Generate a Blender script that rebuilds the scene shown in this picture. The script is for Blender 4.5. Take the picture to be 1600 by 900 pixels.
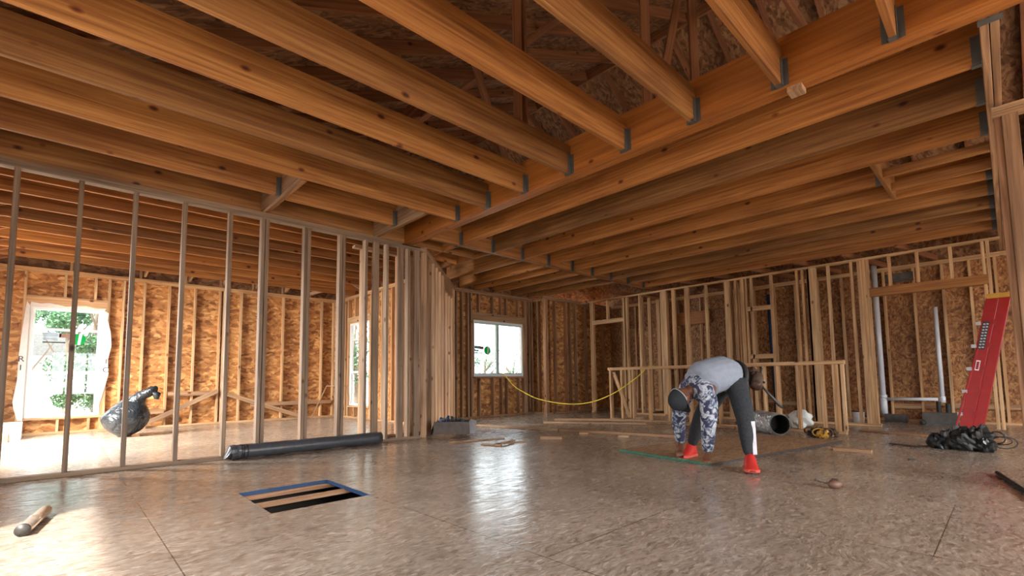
import bpy, bmesh, math, random
from mathutils import Vector, Matrix
random.seed(7)
for o in list(bpy.data.objects): bpy.data.objects.remove(o)
SC = bpy.context.scene
COL = SC.collection
R = math.radians

# ------------------------------------------------------------------ camera
YAW, PITCH, ROLL, CAMH, FPX = R(46.41), R(4.535), R(-0.70), 0.807, 738.5
fw = Vector((math.cos(PITCH)*math.cos(YAW), math.cos(PITCH)*math.sin(YAW), math.sin(PITCH)))
rt = Vector((math.sin(YAW), -math.cos(YAW), 0)); up = rt.cross(fw)
c_, s_ = math.cos(ROLL), math.sin(ROLL)
rt, up = c_*rt + s_*up, -s_*rt + c_*up
cd = bpy.data.cameras.new('camera'); cam = bpy.data.objects.new('camera', cd); COL.objects.link(cam)
m = Matrix((rt, up, -fw)).transposed().to_4x4(); m.translation = (0, 0, CAMH)
cam.matrix_world = m
cd.sensor_width = 36; cd.lens = FPX/1600*36; cd.shift_y = (535.1-450)/1600; cd.clip_start = 0.05
SC.camera = cam

# ------------------------------------------------------------------ light
SC.view_settings.view_transform = 'Standard'; SC.view_settings.look = 'None'
SC.view_settings.gamma = 1; SC.view_settings.use_curve_mapping = False
SC.view_settings.exposure = 1.18
W = bpy.data.worlds.new('sky'); SC.world = W; W.use_nodes = True
wn = W.node_tree.nodes; wl = W.node_tree.links
bg = wn['Background']
tc = wn.new('ShaderNodeTexCoord'); nz = wn.new('ShaderNodeTexNoise'); nz.inputs['Scale'].default_value = 2.2
nz.inputs['Detail'].default_value = 5
cr = wn.new('ShaderNodeValToRGB'); cr.color_ramp.elements[0].position = .35; cr.color_ramp.elements[1].position = .6
cr.color_ramp.elements[0].color = (.74, .86, 1, 1); cr.color_ramp.elements[1].color = (1, 1, 1, 1)
wl.new(tc.outputs['Generated'], nz.inputs['Vector']); wl.new(nz.outputs['Fac'], cr.inputs['Fac'])
wl.new(cr.outputs['Color'], bg.inputs['Color']); bg.inputs['Strength'].default_value = 3.2
sd = bpy.data.lights.new('sun', 'SUN'); sd.energy = 6; sd.angle = R(3); sd.color = (1, .95, .86)
sun = bpy.data.objects.new('sun', sd); COL.objects.link(sun); sun.rotation_euler = (R(38), 0, R(-60)); sun.location = (-6, -6, 9)

def area(name, loc, target, sx, sy, power, color=(1, 1, 1)):
    l = bpy.data.lights.new(name, 'AREA'); l.shape = 'RECTANGLE'; l.size = sx; l.size_y = sy; l.energy = power; l.color = color
    o = bpy.data.objects.new(name, l); COL.objects.link(o); o.location = loc
    o.rotation_euler = (Vector(target)-Vector(loc)).to_track_quat('-Z', 'Y').to_euler()
    return o
# area lamps for daylight, outside openings put in the unseen near and left walls
area('added_daylight_near_left', (-2.6, 2.2, 3.0), (1.2, 2.6, 0), 2.6, 1.6, 150, (.93, .97, 1))  # lamp added for daylight, through a window put in the unseen wall
area('added_daylight_back_left', (-2.2, 8.6, 2.7), (2.0, 8.8, 0), 2.2, 1.8, 850, (1, .97, .92))  # lamp added to brighten the back room from its unseen side
area('daylight_front_opening', (2.2, -6.2, 3.2), (2.8, 0, 0), 5.0, 2.0, 1050, (1, .97, .93))
area('added_low_front_lamp', (2.6, -5.7, .7), (2.9, 2, 2.5), 5.4, 1.3, 50, (1, .94, .84))  # low lamp added to light the joist faces, in place of ground bounce
area('added_daylight_front_right', (7.4, -6.0, 2.9), (7.4, 0, 0), 3.2, 2.0, 260, (1, .96, .9))  # lamp added to brighten the right background

try:
    SC.cycles.use_denoising = True
    SC.cycles.max_bounces = 7; SC.cycles.diffuse_bounces = 5; SC.cycles.glossy_bounces = 3
    SC.cycles.caustics_reflective = False; SC.cycles.caustics_refractive = False
    SC.cycles.sample_clamp_indirect = 6
except Exception: pass

# ------------------------------------------------------------------ materials
def newmat(name, rough=.6, metal=0.):
    mt = bpy.data.materials.new(name); mt.use_nodes = True
    b = mt.node_tree.nodes['Principled BSDF']; b.inputs['Roughness'].default_value = rough; b.inputs['Metallic'].default_value = metal
    return mt, mt.node_tree.nodes, mt.node_tree.links, b
def ramp(n, stops):
    r = n.new('ShaderNodeValToRGB'); e = r.color_ramp.elements
    while len(e) < len(stops): e.new(.5)
    for i, (p, c) in enumerate(stops): e[i].position = p; e[i].color = (*c, 1)
    return r
def plain(name, col, rough=.6, metal=0., var=.12, scale=14):
    mt, n, l, b = newmat(name, rough, metal)
    t = n.new('ShaderNodeTexCoord'); z = n.new('ShaderNodeTexNoise'); z.inputs['Scale'].default_value = scale; z.inputs['Detail'].default_value = 4
    r = ramp(n, [(.3, tuple(x*(1-var) for x in col)), (.7, tuple(min(1, x*(1+var)) for x in col))])
    l.new(t.outputs['Object'], z.inputs['Vector']); l.new(z.outputs['Fac'], r.inputs['Fac']); l.new(r.outputs['Color'], b.inputs['Base Color'])
    return mt
def lumber(name, dark, mid, light, tints, rough=.62, knots=True):
    """pine board: the grain runs along the object's own X axis; every board takes its own tint"""
    mt, n, l, b = newmat(name, rough)
    t = n.new('ShaderNodeTexCoord'); oi = n.new('ShaderNodeObjectInfo')
    off = n.new('ShaderNodeVectorMath'); off.operation = 'ADD'
    sc = n.new('ShaderNodeVectorMath'); sc.operation = 'SCALE'; sc.inputs['Scale'].default_value = 37
    cmb = n.new('ShaderNodeCombineXYZ')
    for k in range(3): l.new(oi.outputs['Random'], cmb.inputs[k])
    l.new(cmb.outputs[0], sc.inputs[0]); l.new(t.outputs['Object'], off.inputs[0]); l.new(sc.outputs[0], off.inputs[1])
    mp = n.new('ShaderNodeMapping'); mp.inputs['Scale'].default_value = (.8, 27, 27); l.new(off.outputs[0], mp.inputs[0])
    g = n.new('ShaderNodeTexNoise'); g.inputs['Scale'].default_value = 1.6; g.inputs['Detail'].default_value = 6; g.inputs['Distortion'].default_value = .6
    l.new(mp.outputs[0], g.inputs['Vector'])
    r = ramp(n, [(.25, dark), (.5, mid), (.72, light)]); l.new(g.outputs['Fac'], r.inputs['Fac'])
    mp2 = n.new('ShaderNodeMapping'); mp2.inputs['Scale'].default_value = (.9, 3, 3); l.new(off.outputs[0], mp2.inputs[0])
    g2 = n.new('ShaderNodeTexNoise'); g2.inputs['Scale'].default_value = 1.0; g2.inputs['Detail'].default_value = 3; l.new(mp2.outputs[0], g2.inputs['Vector'])
    tr = ramp(n, [(i/(len(tints)-1), c) for i, c in enumerate(tints)])
    l.new(oi.outputs['Random'], tr.inputs['Fac'])
    mx = n.new('ShaderNodeMix'); mx.data_type = 'RGBA'; mx.blend_type = 'MULTIPLY'; mx.inputs['Factor'].default_value = 1
    l.new(r.outputs['Color'], mx.inputs['A']); l.new(tr.outputs['Color'], mx.inputs['B'])
    # weather / mill stains
    st = ramp(n, [(.36, (.55, .52, .5)), (.5, (1, 1, 1))]); l.new(g2.outputs['Fac'], st.inputs['Fac'])
    mx2 = n.new('ShaderNodeMix'); mx2.data_type = 'RGBA'; mx2.blend_type = 'MULTIPLY'; mx2.inputs['Factor'].default_value = .6
    l.new(mx.outputs['Result'], mx2.inputs['A']); l.new(st.outputs['Color'], mx2.inputs['B'])
    last = mx2
    if knots:
        mp3 = n.new('ShaderNodeMapping'); mp3.inputs['Scale'].default_value = (6, 10, 10); l.new(off.outputs[0], mp3.inputs[0])
        v = n.new('ShaderNodeTexVoronoi'); v.inputs['Scale'].default_value = 1.0; l.new(mp3.outputs[0], v.inputs['Vector'])
        kr = ramp(n, [(.10, (.16, .08, .05)), (.17, (.55, .36, .26)), (.26, (1, 1, 1))]); l.new(v.outputs['Distance'], kr.inputs['Fac'])
        mx3 = n.new('ShaderNodeMix'); mx3.data_type = 'RGBA'; mx3.blend_type = 'MULTIPLY'; ks = n.new('ShaderNodeSeparateColor'); l.new(v.outputs['Color'], ks.inputs[0]); kg = n.new('ShaderNodeMath'); kg.operation = 'GREATER_THAN'; kg.inputs[1].default_value = .86; l.new(ks.outputs[0], kg.inputs[0]); l.new(kg.outputs[0], mx3.inputs['Factor'])
        l.new(last.outputs['Result'], mx3.inputs['A']); l.new(kr.outputs['Color'], mx3.inputs['B']); last = mx3
    l.new(last.outputs['Result'], b.inputs['Base Color'])
    bp = n.new('ShaderNodeBump'); bp.inputs['Strength'].default_value = .25; bp.inputs['Distance'].default_value = .004
    l.new(g.outputs['Fac'], bp.inputs['Height']); l.new(bp.outputs[0], b.inputs['Normal'])
    return mt
def osb(name, stops, scale=9., rough=.6, seam=False, rvar=None):
    mt, n, l, b = newmat(name, rough)
    t = n.new('ShaderNodeTexCoord')
    ds = n.new('ShaderNodeTexNoise'); ds.inputs['Scale'].default_value = 3.5; ds.inputs['Detail'].default_value = 2
    l.new(t.outputs['Object'], ds.inputs['Vector'])
    res = []
    for ang, s in ((.5, 1.), (1.9, 1.25)):
        mp = n.new('ShaderNodeMapping'); mp.inputs['Rotation'].default_value = (ang, ang*.7, ang); mp.inputs['Scale'].default_value = (scale*s, scale*s*3.4, scale*s*2.3)
        ad = n.new('ShaderNodeMix'); ad.data_type = 'RGBA'; ad.blend_type = 'LINEAR_LIGHT'; ad.inputs['Factor'].default_value = .1
        l.new(t.outputs['Object'], ad.inputs['A']); l.new(ds.outputs['Color'], ad.inputs['B']); l.new(ad.outputs['Result'], mp.inputs[0])
        v = n.new('ShaderNodeTexVoronoi'); v.inputs['Scale'].default_value = 1.; l.new(mp.outputs[0], v.inputs['Vector'])
        sp = n.new('ShaderNodeSeparateColor'); l.new(v.outputs['Color'], sp.inputs[0]); res.append((sp, v))
    mm = n.new('ShaderNodeMath'); mm.operation = 'MULTIPLY_ADD'; mm.inputs[1].default_value = .5
    h2 = n.new('ShaderNodeMath'); h2.operation = 'MULTIPLY'; h2.inputs[1].default_value = .5
    l.new(res[0][0].outputs[0], mm.inputs[0]); l.new(res[1][0].outputs[1], h2.inputs[0]); l.new(h2.outputs[0], mm.inputs[2])
    r = ramp(n, stops); l.new(mm.outputs[0], r.inputs['Fac'])
    big = n.new('ShaderNodeTexNoise'); big.inputs['Scale'].default_value = .9; big.inputs['Detail'].default_value = 5; l.new(t.outputs['Object'], big.inputs['Vector'])
    br = ramp(n, [(.3, (.72, .7, .68)), (.65, (1.08, 1.06, 1.04))]); l.new(big.outputs['Fac'], br.inputs['Fac'])
    mx = n.new('ShaderNodeMix'); mx.data_type = 'RGBA'; mx.blend_type = 'MULTIPLY'; mx.inputs['Factor'].default_value = 1
    l.new(r.outputs['Color'], mx.inputs['A']); l.new(br.outputs['Color'], mx.inputs['B']); out = mx.outputs['Result']
    if seam:
        sx = n.new('ShaderNodeSeparateXYZ'); l.new(t.outputs['Object'], sx.inputs[0]); cb = n.new('ShaderNodeCombineXYZ')
        a1 = n.new('ShaderNodeMath'); a1.operation = 'ADD'; a1.inputs[1].default_value = -2.73+24.4; l.new(sx.outputs['Y'], a1.inputs[0])
        a2 = n.new('ShaderNodeMath'); a2.operation = 'ADD'; a2.inputs[1].default_value = -1.635+24.4; l.new(sx.outputs['X'], a2.inputs[0])
        l.new(a1.outputs[0], cb.inputs[0]); l.new(a2.outputs[0], cb.inputs[1])
        bk = n.new('ShaderNodeTexBrick'); bk.offset = .5; bk.inputs['Scale'].default_value = 1; bk.inputs['Brick Width'].default_value = 2.44
        bk.inputs['Row Height'].default_value = 1.22; bk.inputs['Mortar Size'].default_value = .0032; bk.inputs['Mortar Smooth'].default_value = .4
        l.new(cb.outputs[0], bk.inputs['Vector'])
        sm = ramp(n, [(0, (1, 1, 1)), (1, (.3, .26, .22))]); l.new(bk.outputs['Fac'], sm.inputs['Fac'])
        m3 = n.new('ShaderNodeMix'); m3.data_type = 'RGBA'; m3.blend_type = 'MULTIPLY'; m3.inputs['Factor'].default_value = 1
        l.new(out, m3.inputs['A']); l.new(sm.outputs['Color'], m3.inputs['B']); out = m3.outputs['Result']
        b.inputs['Specular IOR Level'].default_value = .85
        mpf = n.new('ShaderNodeMapping'); mpf.inputs['Scale'].default_value = (2.5, 7, 1); mpf.inputs['Rotation'].default_value = (0, 0, .5); l.new(t.outputs['Object'], mpf.inputs[0])
        w = n.new('ShaderNodeTexNoise'); w.inputs['Scale'].default_value = 2.2; w.inputs['Detail'].default_value = 8; w.inputs['Distortion'].default_value = 1.4; l.new(mpf.outputs[0], w.inputs['Vector'])
        rr = n.new('ShaderNodeMapRange'); rr.inputs['From Min'].default_value = .35; rr.inputs['From Max'].default_value = .7
        rr.inputs['To Min'].default_value = rvar[0]; rr.inputs['To Max'].default_value = rvar[1]
        l.new(w.outputs['Fac'], rr.inputs['Value']); l.new(rr.outputs[0], b.inputs['Roughness'])
        bp0 = n.new('ShaderNodeBump'); bp0.inputs['Strength'].default_value = .35; bp0.inputs['Distance'].default_value = .006; l.new(w.outputs['Fac'], bp0.inputs['Height'])
        bp = n.new('ShaderNodeBump'); bp.inputs['Strength'].default_value = .35; bp.inputs['Distance'].default_value = .003
        l.new(mm.outputs[0], bp.inputs['Height']); l.new(bp0.outputs[0], bp.inputs['Normal']); l.new(bp.outputs[0], b.inputs['Normal'])
    else:
        bp = n.new('ShaderNodeBump'); bp.inputs['Strength'].default_value = .4; bp.inputs['Distance'].default_value = .004
        l.new(mm.outputs[0], bp.inputs['Height']); l.new(bp.outputs[0], b.inputs['Normal'])
    l.new(out, b.inputs['Base Color'])
    return mt

M = {}
M['stud'] = lumber('stud_pine', (.22, .125, .07), (.40, .255, .15), (.56, .385, .24), [(1., .86, .74), (.92, .92, .92), (1.08, .98, .84), (.8, .76, .72), (1.05, .84, .72), (1, 1, .95)])
M['backlit'] = lumber('backlit_pine', (.15, .095, .06), (.30, .21, .14), (.43, .32, .22), [(1., .9, .8), (.8, .8, .82), (1.05, 1, .95), (.7, .62, .56), (.95, .9, .85)])  # pine darkened and greyed in its colour to show the partition backlit
M['fresh'] = lumber('fresh_pine', (.34, .19, .10), (.58, .375, .205), (.76, .55, .34), [(1., .9, .78), (.95, .95, .92), (1.05, .98, .84), (.9, .82, .74), (1, .86, .7), (1, 1, .95)])
M['joist'] = lumber('joist_pine', (.22, .08, .02), (.42, .185, .05), (.58, .31, .10), [(.95, .84, .72), (.66, .62, .58), (1.02, .95, .84), (.8, .68, .55), (.55, .54, .54), (1., .86, .68), (.75, .66, .56)])
M['beam'] = lumber('laminated_beam', (.26, .08, .014), (.38, .13, .022), (.48, .18, .036), [(1, 1, 1), (1, 1, 1)], .5)
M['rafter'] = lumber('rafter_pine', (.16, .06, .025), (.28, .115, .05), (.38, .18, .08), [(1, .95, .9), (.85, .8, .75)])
M['osb'] = osb('strand_board', [(.1, (.20, .075, .02)), (.38, (.42, .18, .055)), (.62, (.56, .27, .09)), (.92, (.80, .48, .20))], 7.5)
M['osbdark'] = osb('dark_strand_board', [(.1, (.13, .05, .018)), (.38, (.27, .115, .04)), (.62, (.38, .18, .065)), (.92, (.56, .31, .13))], 10)  # darker strand board for the right wall's sheathing
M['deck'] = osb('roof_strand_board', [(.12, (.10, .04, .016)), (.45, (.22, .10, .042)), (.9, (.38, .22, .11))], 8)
M['floor'] = osb('floor_strand_board', [(.1, (.22, .165, .125)), (.4, (.34, .27, .21)), (.7, (.41, .335, .27)), (.93, (.56, .48, .40))], 22, .4, True, (.13, .34))
M['sheet'] = osb('sheet_strand_board', [(.1, (.22, .12, .06)), (.5, (.38, .23, .13)), (.95, (.52, .36, .22))], 14, .55)
M['green'] = plain('green_edge_seal', (.02, .16, .09), .5)
M['blue'] = plain('blue_edge_seal', (.012, .05, .13), .6)
M['metal'] = plain('galvanised_steel', (.10, .10, .095), .5, .2)
M['pvc'] = plain('white_vinyl', (.82, .86, .88), .35, 0, .03)
M['pipe'] = plain('pvc_pipe', (.72, .76, .82), .3, 0, .04)
M['wrap'] = plain('house_wrap', (.78, .74, .70), .5, 0, .06)
M['ink'] = plain('black_print', (.03, .03, .035), .6)
M['bluegrey'] = plain('label_blue_grey', (.32, .42, .5), .5)
M['brown'] = plain('label_brown', (.25, .12, .09), .5)
def translucent(name, col):
    mt = bpy.data.materials.new(name); mt.use_nodes = True; n = mt.node_tree.nodes; l = mt.node_tree.links; n.clear()
    o = n.new('ShaderNodeOutputMaterial'); a = n.new('ShaderNodeBsdfTranslucent'); d = n.new('ShaderNodeBsdfDiffuse'); x = n.new('ShaderNodeMixShader'); x.inputs[0].default_value = .45
    t = n.new('ShaderNodeTexCoord'); z = n.new('ShaderNodeTexNoise'); r = ramp(n, [(.3, tuple(c*.85 for c in col)), (.7, col)]); l.new(t.outputs['Object'], z.inputs['Vector']); l.new(z.outputs['Fac'], r.inputs['Fac'])
    l.new(r.outputs['Color'], a.inputs['Color']); l.new(r.outputs['Color'], d.inputs['Color']); l.new(a.outputs[0], x.inputs[1]); l.new(d.outputs[0], x.inputs[2]); l.new(x.outputs[0], o.inputs[0]); return mt
M['sticker'] = translucent('label_green', (.03, .42, .13))
M['whitelabel'] = plain('label_white', (.85, .9, .88), .5, 0, .03)
M['black'] = plain('black_plastic', (.022, .024, .026), .32)
M['rubber'] = plain('black_rubber', (.02, .02, .02), .6)
M['roll'] = plain('grey_membrane', (.07, .075, .085), .33, .1, .2, 30)
M['foil'] = plain('silver_foil', (.72, .74, .77), .28, .9, .2, 25)
M['card'] = plain('cardboard', (.46, .27, .13), .8)
M['greycard'] = plain('grey_board', (.12, .095, .085), .75, 0, .25)
M['greyflap'] = plain('grey_flap', (.45, .45, .48), .7)
M['paper'] = plain('white_paper', (.85, .83, .84), .8, 0, .05)
M['red'] = plain('red_fibreglass', (.32, .006, .006), .4, 0, .1)
M['yellow'] = plain('yellow_plastic', (.5, .27, .03), .5)
M['cord'] = plain('yellow_cord', (.85, .66, .05), .45)
M['dark'] = plain('dark_steel', (.06, .055, .05), .5, .3)
M['darkblock'] = plain('dark_blocking', (.09, .085, .08), .8, 0, .3)
M['reel'] = plain('reel_body', (.14, .07, .045), .5)
M['tube'] = plain('silver_tube', (.75, .62, .5), .22, .75)
M['skin'] = plain('skin', (.16, .065, .036), .5, 0, .08)
M['shirt'] = plain('pale_blue_grey_cotton', (.29, .33, .40), .9, 0, .08, 20)
M['pants'] = plain('charcoal_fleece', (.030, .034, .040), .9, 0, .3, 60)
M['stripe'] = plain('white_stripe', (.62, .62, .68), .8)
M['shoe'] = plain('red_sneaker', (.55, .03, .022), .5)
M['sole'] = plain('red_sole', (.62, .09, .06), .6)
M['cap'] = plain('dark_cap', (.016, .02, .024), .85, 0, .3, 80)
M['leather'] = plain('tan_leather', (.07, .035, .02), .7, 0, .35)
M['pencil'] = plain('red_pencil', (.45, .06, .04), .5)
M['bark'] = plain('bark', (.16, .12, .09), .9)
M['ground'] = plain('pale_soil', (.62, .54, .46), .95, 0, .15, 1.5)
M['white'] = plain('white_siding', (.8, .8, .8), .7, 0, .03)
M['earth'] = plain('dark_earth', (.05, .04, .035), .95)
def camo():
    mt, n, l, b = newmat('camouflage_print', .9)
    t = n.new('ShaderNodeTexCoord'); z = n.new('ShaderNodeTexNoise'); z.inputs['Scale'].default_value = 17; z.inputs['Detail'].default_value = 3; z.inputs['Distortion'].default_value = 1.2
    r = ramp(n, [(0, (.035, .035, .075)), (.44, (.06, .07, .13)), (.49, (.2, .24, .31)), (.55, (.5, .53, .58)), (.63, (.3, .34, .4))]); r.color_ramp.interpolation = 'CONSTANT'
    l.new(t.outputs['Object'], z.inputs['Vector']); l.new(z.outputs['Fac'], r.inputs['Fac']); l.new(r.outputs['Color'], b.inputs['Base Color'])
    return mt
M['camo'] = camo()
def leafmat(name, a, c):
    mt, n, l, b = newmat(name, .6)
    t = n.new('ShaderNodeTexCoord'); z = n.new('ShaderNodeTexNoise'); z.inputs['Scale'].default_value = 6
    r = ramp(n, [(.35, a), (.65, c)]); l.new(t.outputs['Object'], z.inputs['Vector']); l.new(z.outputs['Fac'], r.inputs['Fac']); l.new(r.outputs['Color'], b.inputs['Base Color'])
    return mt
M['leaf'] = leafmat('leaves', (.025, .09, .04), (.10, .21, .09))
def glass():
    mt = bpy.data.materials.new('window_glass'); mt.use_nodes = True; n = mt.node_tree.nodes; l = mt.node_tree.links
    n.clear(); o = n.new('ShaderNodeOutputMaterial'); tr = n.new('ShaderNodeBsdfTransparent'); gl = n.new('ShaderNodeBsdfGlossy'); gl.inputs['Roughness'].default_value = .02
    tr.inputs['Color'].default_value = (.95, .98, .97, 1)
    mx = n.new('ShaderNodeMixShader'); mx.inputs[0].default_value = .06
    l.new(tr.outputs[0], mx.inputs[1]); l.new(gl.outputs[0], mx.inputs[2]); l.new(mx.outputs[0], o.inputs[0])
    return mt
M['glass'] = glass()
def bagmat():
    mt, n, l, b = newmat('black_bag_film', .22)
    b.inputs['Base Color'].default_value = (.02, .024, .028, 1)
    t = n.new('ShaderNodeTexCoord'); z = n.new('ShaderNodeTexNoise'); z.inputs['Scale'].default_value = 7; z.inputs['Detail'].default_value = 4; z.inputs['Distortion'].default_value = 1
    bp = n.new('ShaderNodeBump'); bp.inputs['Strength'].default_value = .8; bp.inputs['Distance'].default_value = .06
    l.new(t.outputs['Object'], z.inputs['Vector']); l.new(z.outputs['Fac'], bp.inputs['Height']); l.new(bp.outputs[0], b.inputs['Normal'])
    return mt
M['bag'] = bagmat()
def foilmat():
    mt, n, l, b = newmat('crinkled_foil', .3, .55)
    b.inputs['Base Color'].default_value = (.75, .77, .8, 1)
    t = n.new('ShaderNodeTexCoord'); z = n.new('ShaderNodeTexVoronoi'); z.inputs['Scale'].default_value = 22
    bp = n.new('ShaderNodeBump'); bp.inputs['Strength'].default_value = .9; bp.inputs['Distance'].default_value = .03
    l.new(t.outputs['Object'], z.inputs['Vector']); l.new(z.outputs['Distance'], bp.inputs['Height']); l.new(bp.outputs[0], b.inputs['Normal'])
    return mt
M['crinkle'] = foilmat()

# ------------------------------------------------------------------ helpers
class MB:
    def __init__(s): s.v = []; s.f = []
    def add(s, v, f):
        o = len(s.v); s.v += [tuple(x) for x in v]; s.f += [tuple(i+o for i in q) for q in f]; return s
    def box(s, a, b, ch=0.):
        (x0, y0, z0), (x1, y1, z1) = a, b
        v = [(x, y, z) for x in (x0, x1) for y in (y0, y1) for z in (z0, z1)]
        return s.add(v, [(0, 1, 3, 2), (4, 6, 7, 5), (0, 4, 5, 1), (2, 3, 7, 6), (0, 2, 6, 4), (1, 5, 7, 3)])
    def bar(s, L, w, hh, ch=.003, x0=0.):
        """board along +X, centred in Y and Z, with eased long edges"""
        W_, H_ = w/2, hh/2; c = min(ch, W_*.3, H_*.3)
        sec = [(-W_+c, -H_), (W_-c, -H_), (W_, -H_+c), (W_, H_-c), (W_-c, H_), (-W_+c, H_), (-W_, H_-c), (-W_, -H_+c)]
        v = [(x0, y, z) for y, z in sec] + [(x0+L, y, z) for y, z in sec]
        f = [(i, (i+1) % 8, 8+(i+1) % 8, 8+i) for i in range(8)] + [tuple(range(7, -1, -1)), tuple(range(8, 16))]
        return s.add(v, f)
    def tube(s, pts, rad, n=8, cap=True):
        pts = [Vector(p) for p in pts]; rs = rad if isinstance(rad, (list, tuple)) else [rad]*len(pts)
        prev = None; vv = []; 
        for i, p in enumerate(pts):
            d = (pts[min(i+1, len(pts)-1)]-pts[max(i-1, 0)]).normalized()
            u = d.cross(Vector((0, 0, 1)) if abs(d.z) < .9 else Vector((1, 0, 0))).normalized() if prev is None else (prev-d*prev.dot(d)).normalized()
            prev = u; w = d.cross(u)
            for k in range(n):
                a = 2*math.pi*k/n; vv.append(p+(u*math.cos(a)+w*math.sin(a))*rs[i])
        f = [(i*n+k, i*n+(k+1) % n, (i+1)*n+(k+1) % n, (i+1)*n+k) for i in range(len(pts)-1) for k in range(n)]
        if cap: f += [tuple(range(n-1, -1, -1)), tuple(range((len(pts)-1)*n, len(pts)*n))]
        return s.add(vv, f)
    def blob(s, c, r, seed=0, amp=.15, n=12, fr=3.):
        rnd = random.Random(seed); ph = [(rnd.uniform(0, 6.3), rnd.uniform(0, 6.3), rnd.uniform(.6, 1.4)) for _ in range(4)]
        v = []; m_ = n*2
        for i in range(n+1):
            th = math.pi*i/n
            for j in range(m_):
                p = 2*math.pi*j/m_
                k = 1+amp*sum(math.sin(fr*q*th+a)*math.cos(round(fr*q)*p+b) for a, b, q in ph)/2
                v.append((c[0]+r[0]*k*math.sin(th)*math.cos(p), c[1]+r[1]*k*math.sin(th)*math.sin(p), c[2]+r[2]*k*math.cos(th)))
        f = [(i*m_+j, (i+1)*m_+j, (i+1)*m_+(j+1) % m_, i*m_+(j+1) % m_) for i in range(n) for j in range(m_)]
        return s.add(v, f)
    def prism(s, poly, z0, z1):
        n = len(poly)
        return s.add([(x, y, z0) for x, y in poly]+[(x, y, z1) for x, y in poly], [tuple(range(n-1, -1, -1)), tuple(range(n, 2*n))]+[(i, (i+1) % n, n+(i+1) % n, n+i) for i in range(n)])
    def build(s, name, mat, parent=None, loc=None, rot=None, smooth=False):
        me = bpy.data.meshes.new(name); me.from_pydata(s.v, [], s.f); me.validate()
        bm = bmesh.new(); bm.from_mesh(me); bmesh.ops.recalc_face_normals(bm, faces=bm.faces); bm.to_mesh(me); bm.free()
        if smooth:
            for p in me.polygons: p.use_smooth = True
        me.materials.append(M[mat] if isinstance(mat, str) else mat)
        o = bpy.data.objects.new(name, me); COL.objects.link(o)
        if parent: o.parent = parent
        if loc is not None: o.location = loc
        if rot is not None: o.rotation_euler = rot
        return o
def tag(o, label=None, cat=None, group=None, kind=None):
    if label: o['label'] = label
    if cat: o['category'] = cat
    if group: o['group'] = group
    if kind: o['kind'] = kind
    return o
def thing(name, loc, label, cat, group=None, rz=0.):
    o = bpy.data.objects.new(name, None); COL.objects.link(o); o.location = loc; o.rotation_euler = (0, 0, rz); o.empty_display_size = .1
    return tag(o, label, cat, group)
def struct(name, loc=(0, 0, 0)):
    o = bpy.data.objects.new(name, None); COL.objects.link(o); o.location = loc; o['kind'] = 'structure'; return o
def member(name, p0, p1, w, hh, mat='stud', parent=None, side=None):
    """board from p0 to p1 (centre line); w = size across 'side', hh = the other"""
    p0, p1 = Vector(p0), Vector(p1); d = p1-p0; L = d.length; d.normalize()
    if side is None: side = Vector((0, 1, 0)) if abs(d.y) < .9 else Vector((1, 0, 0))
    side = Vector(side); y = (side-d*side.dot(d)).normalized(); z = d.cross(y)
    o = MB().bar(L, w, hh).build(name, mat)
    mw = Matrix((d, y, z)).transposed().to_4x4(); mw.translation = p0
    if parent: o.parent = parent; mw = Matrix.Translation(-parent.location) @ mw
    o.matrix_local = mw
    return o
ORD = ['', 'first', 'second', 'third', 'fourth', 'fifth', 'sixth', 'seventh', 'eighth', 'ninth', 'tenth', 'eleventh', 'twelfth', 'thirteenth', 'fourteenth', 'fifteenth', 'sixteenth', 'seventeenth', 'eighteenth', 'nineteenth', 'twentieth']
T = .038; D = .089; ZB = 2.776; ZJ = ZB+.286; ZU = 2.70

# ------------------------------------------------------------------ shell: floor, ground, roof
HX0, HX1, HY0, HY1 = .98, 1.638, 3.213, 3.967
X0, X1, Y0, Y1 = -1.25, 11.0, -4.6, 11.2
fl = MB()
zt, zb = 0., -.02
for a, b in (((X0, Y0), (HX0, Y1)), ((HX1, Y0), (X1, Y1)), ((HX0, Y0), (HX1, HY0)), ((HX0, HY1), (HX1, Y1))):
    fl.box((a[0], a[1], zb), (b[0], b[1], zt))
fo = fl.build('floor', 'floor'); fo['kind'] = 'structure'
sk = MB()
sk.box((X0, Y0, -.62), (X1, Y0+.15, -.02)); sk.box((X0, Y1-.15, -.62), (X1, Y1, -.02)); sk.box((X0, Y0+.15, -.62), (X0+.15, Y1-.15, -.02)); sk.box((X1-.15, Y0+.15, -.62), (X1, Y1-.15, -.02))
sk.build('foundation_wall', 'darkblock')['kind'] = 'structure'
MB().box((X0+.15, Y0+.15, -.7), (X1-.15, Y1-.15, -.6)).build('crawl_space_ground', 'earth')['kind'] = 'structure'
gd = MB().box((-40, -40, -.9), (60, 60, -.62)); gd.build('outdoor_ground', 'ground')['kind'] = 'structure'

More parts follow.
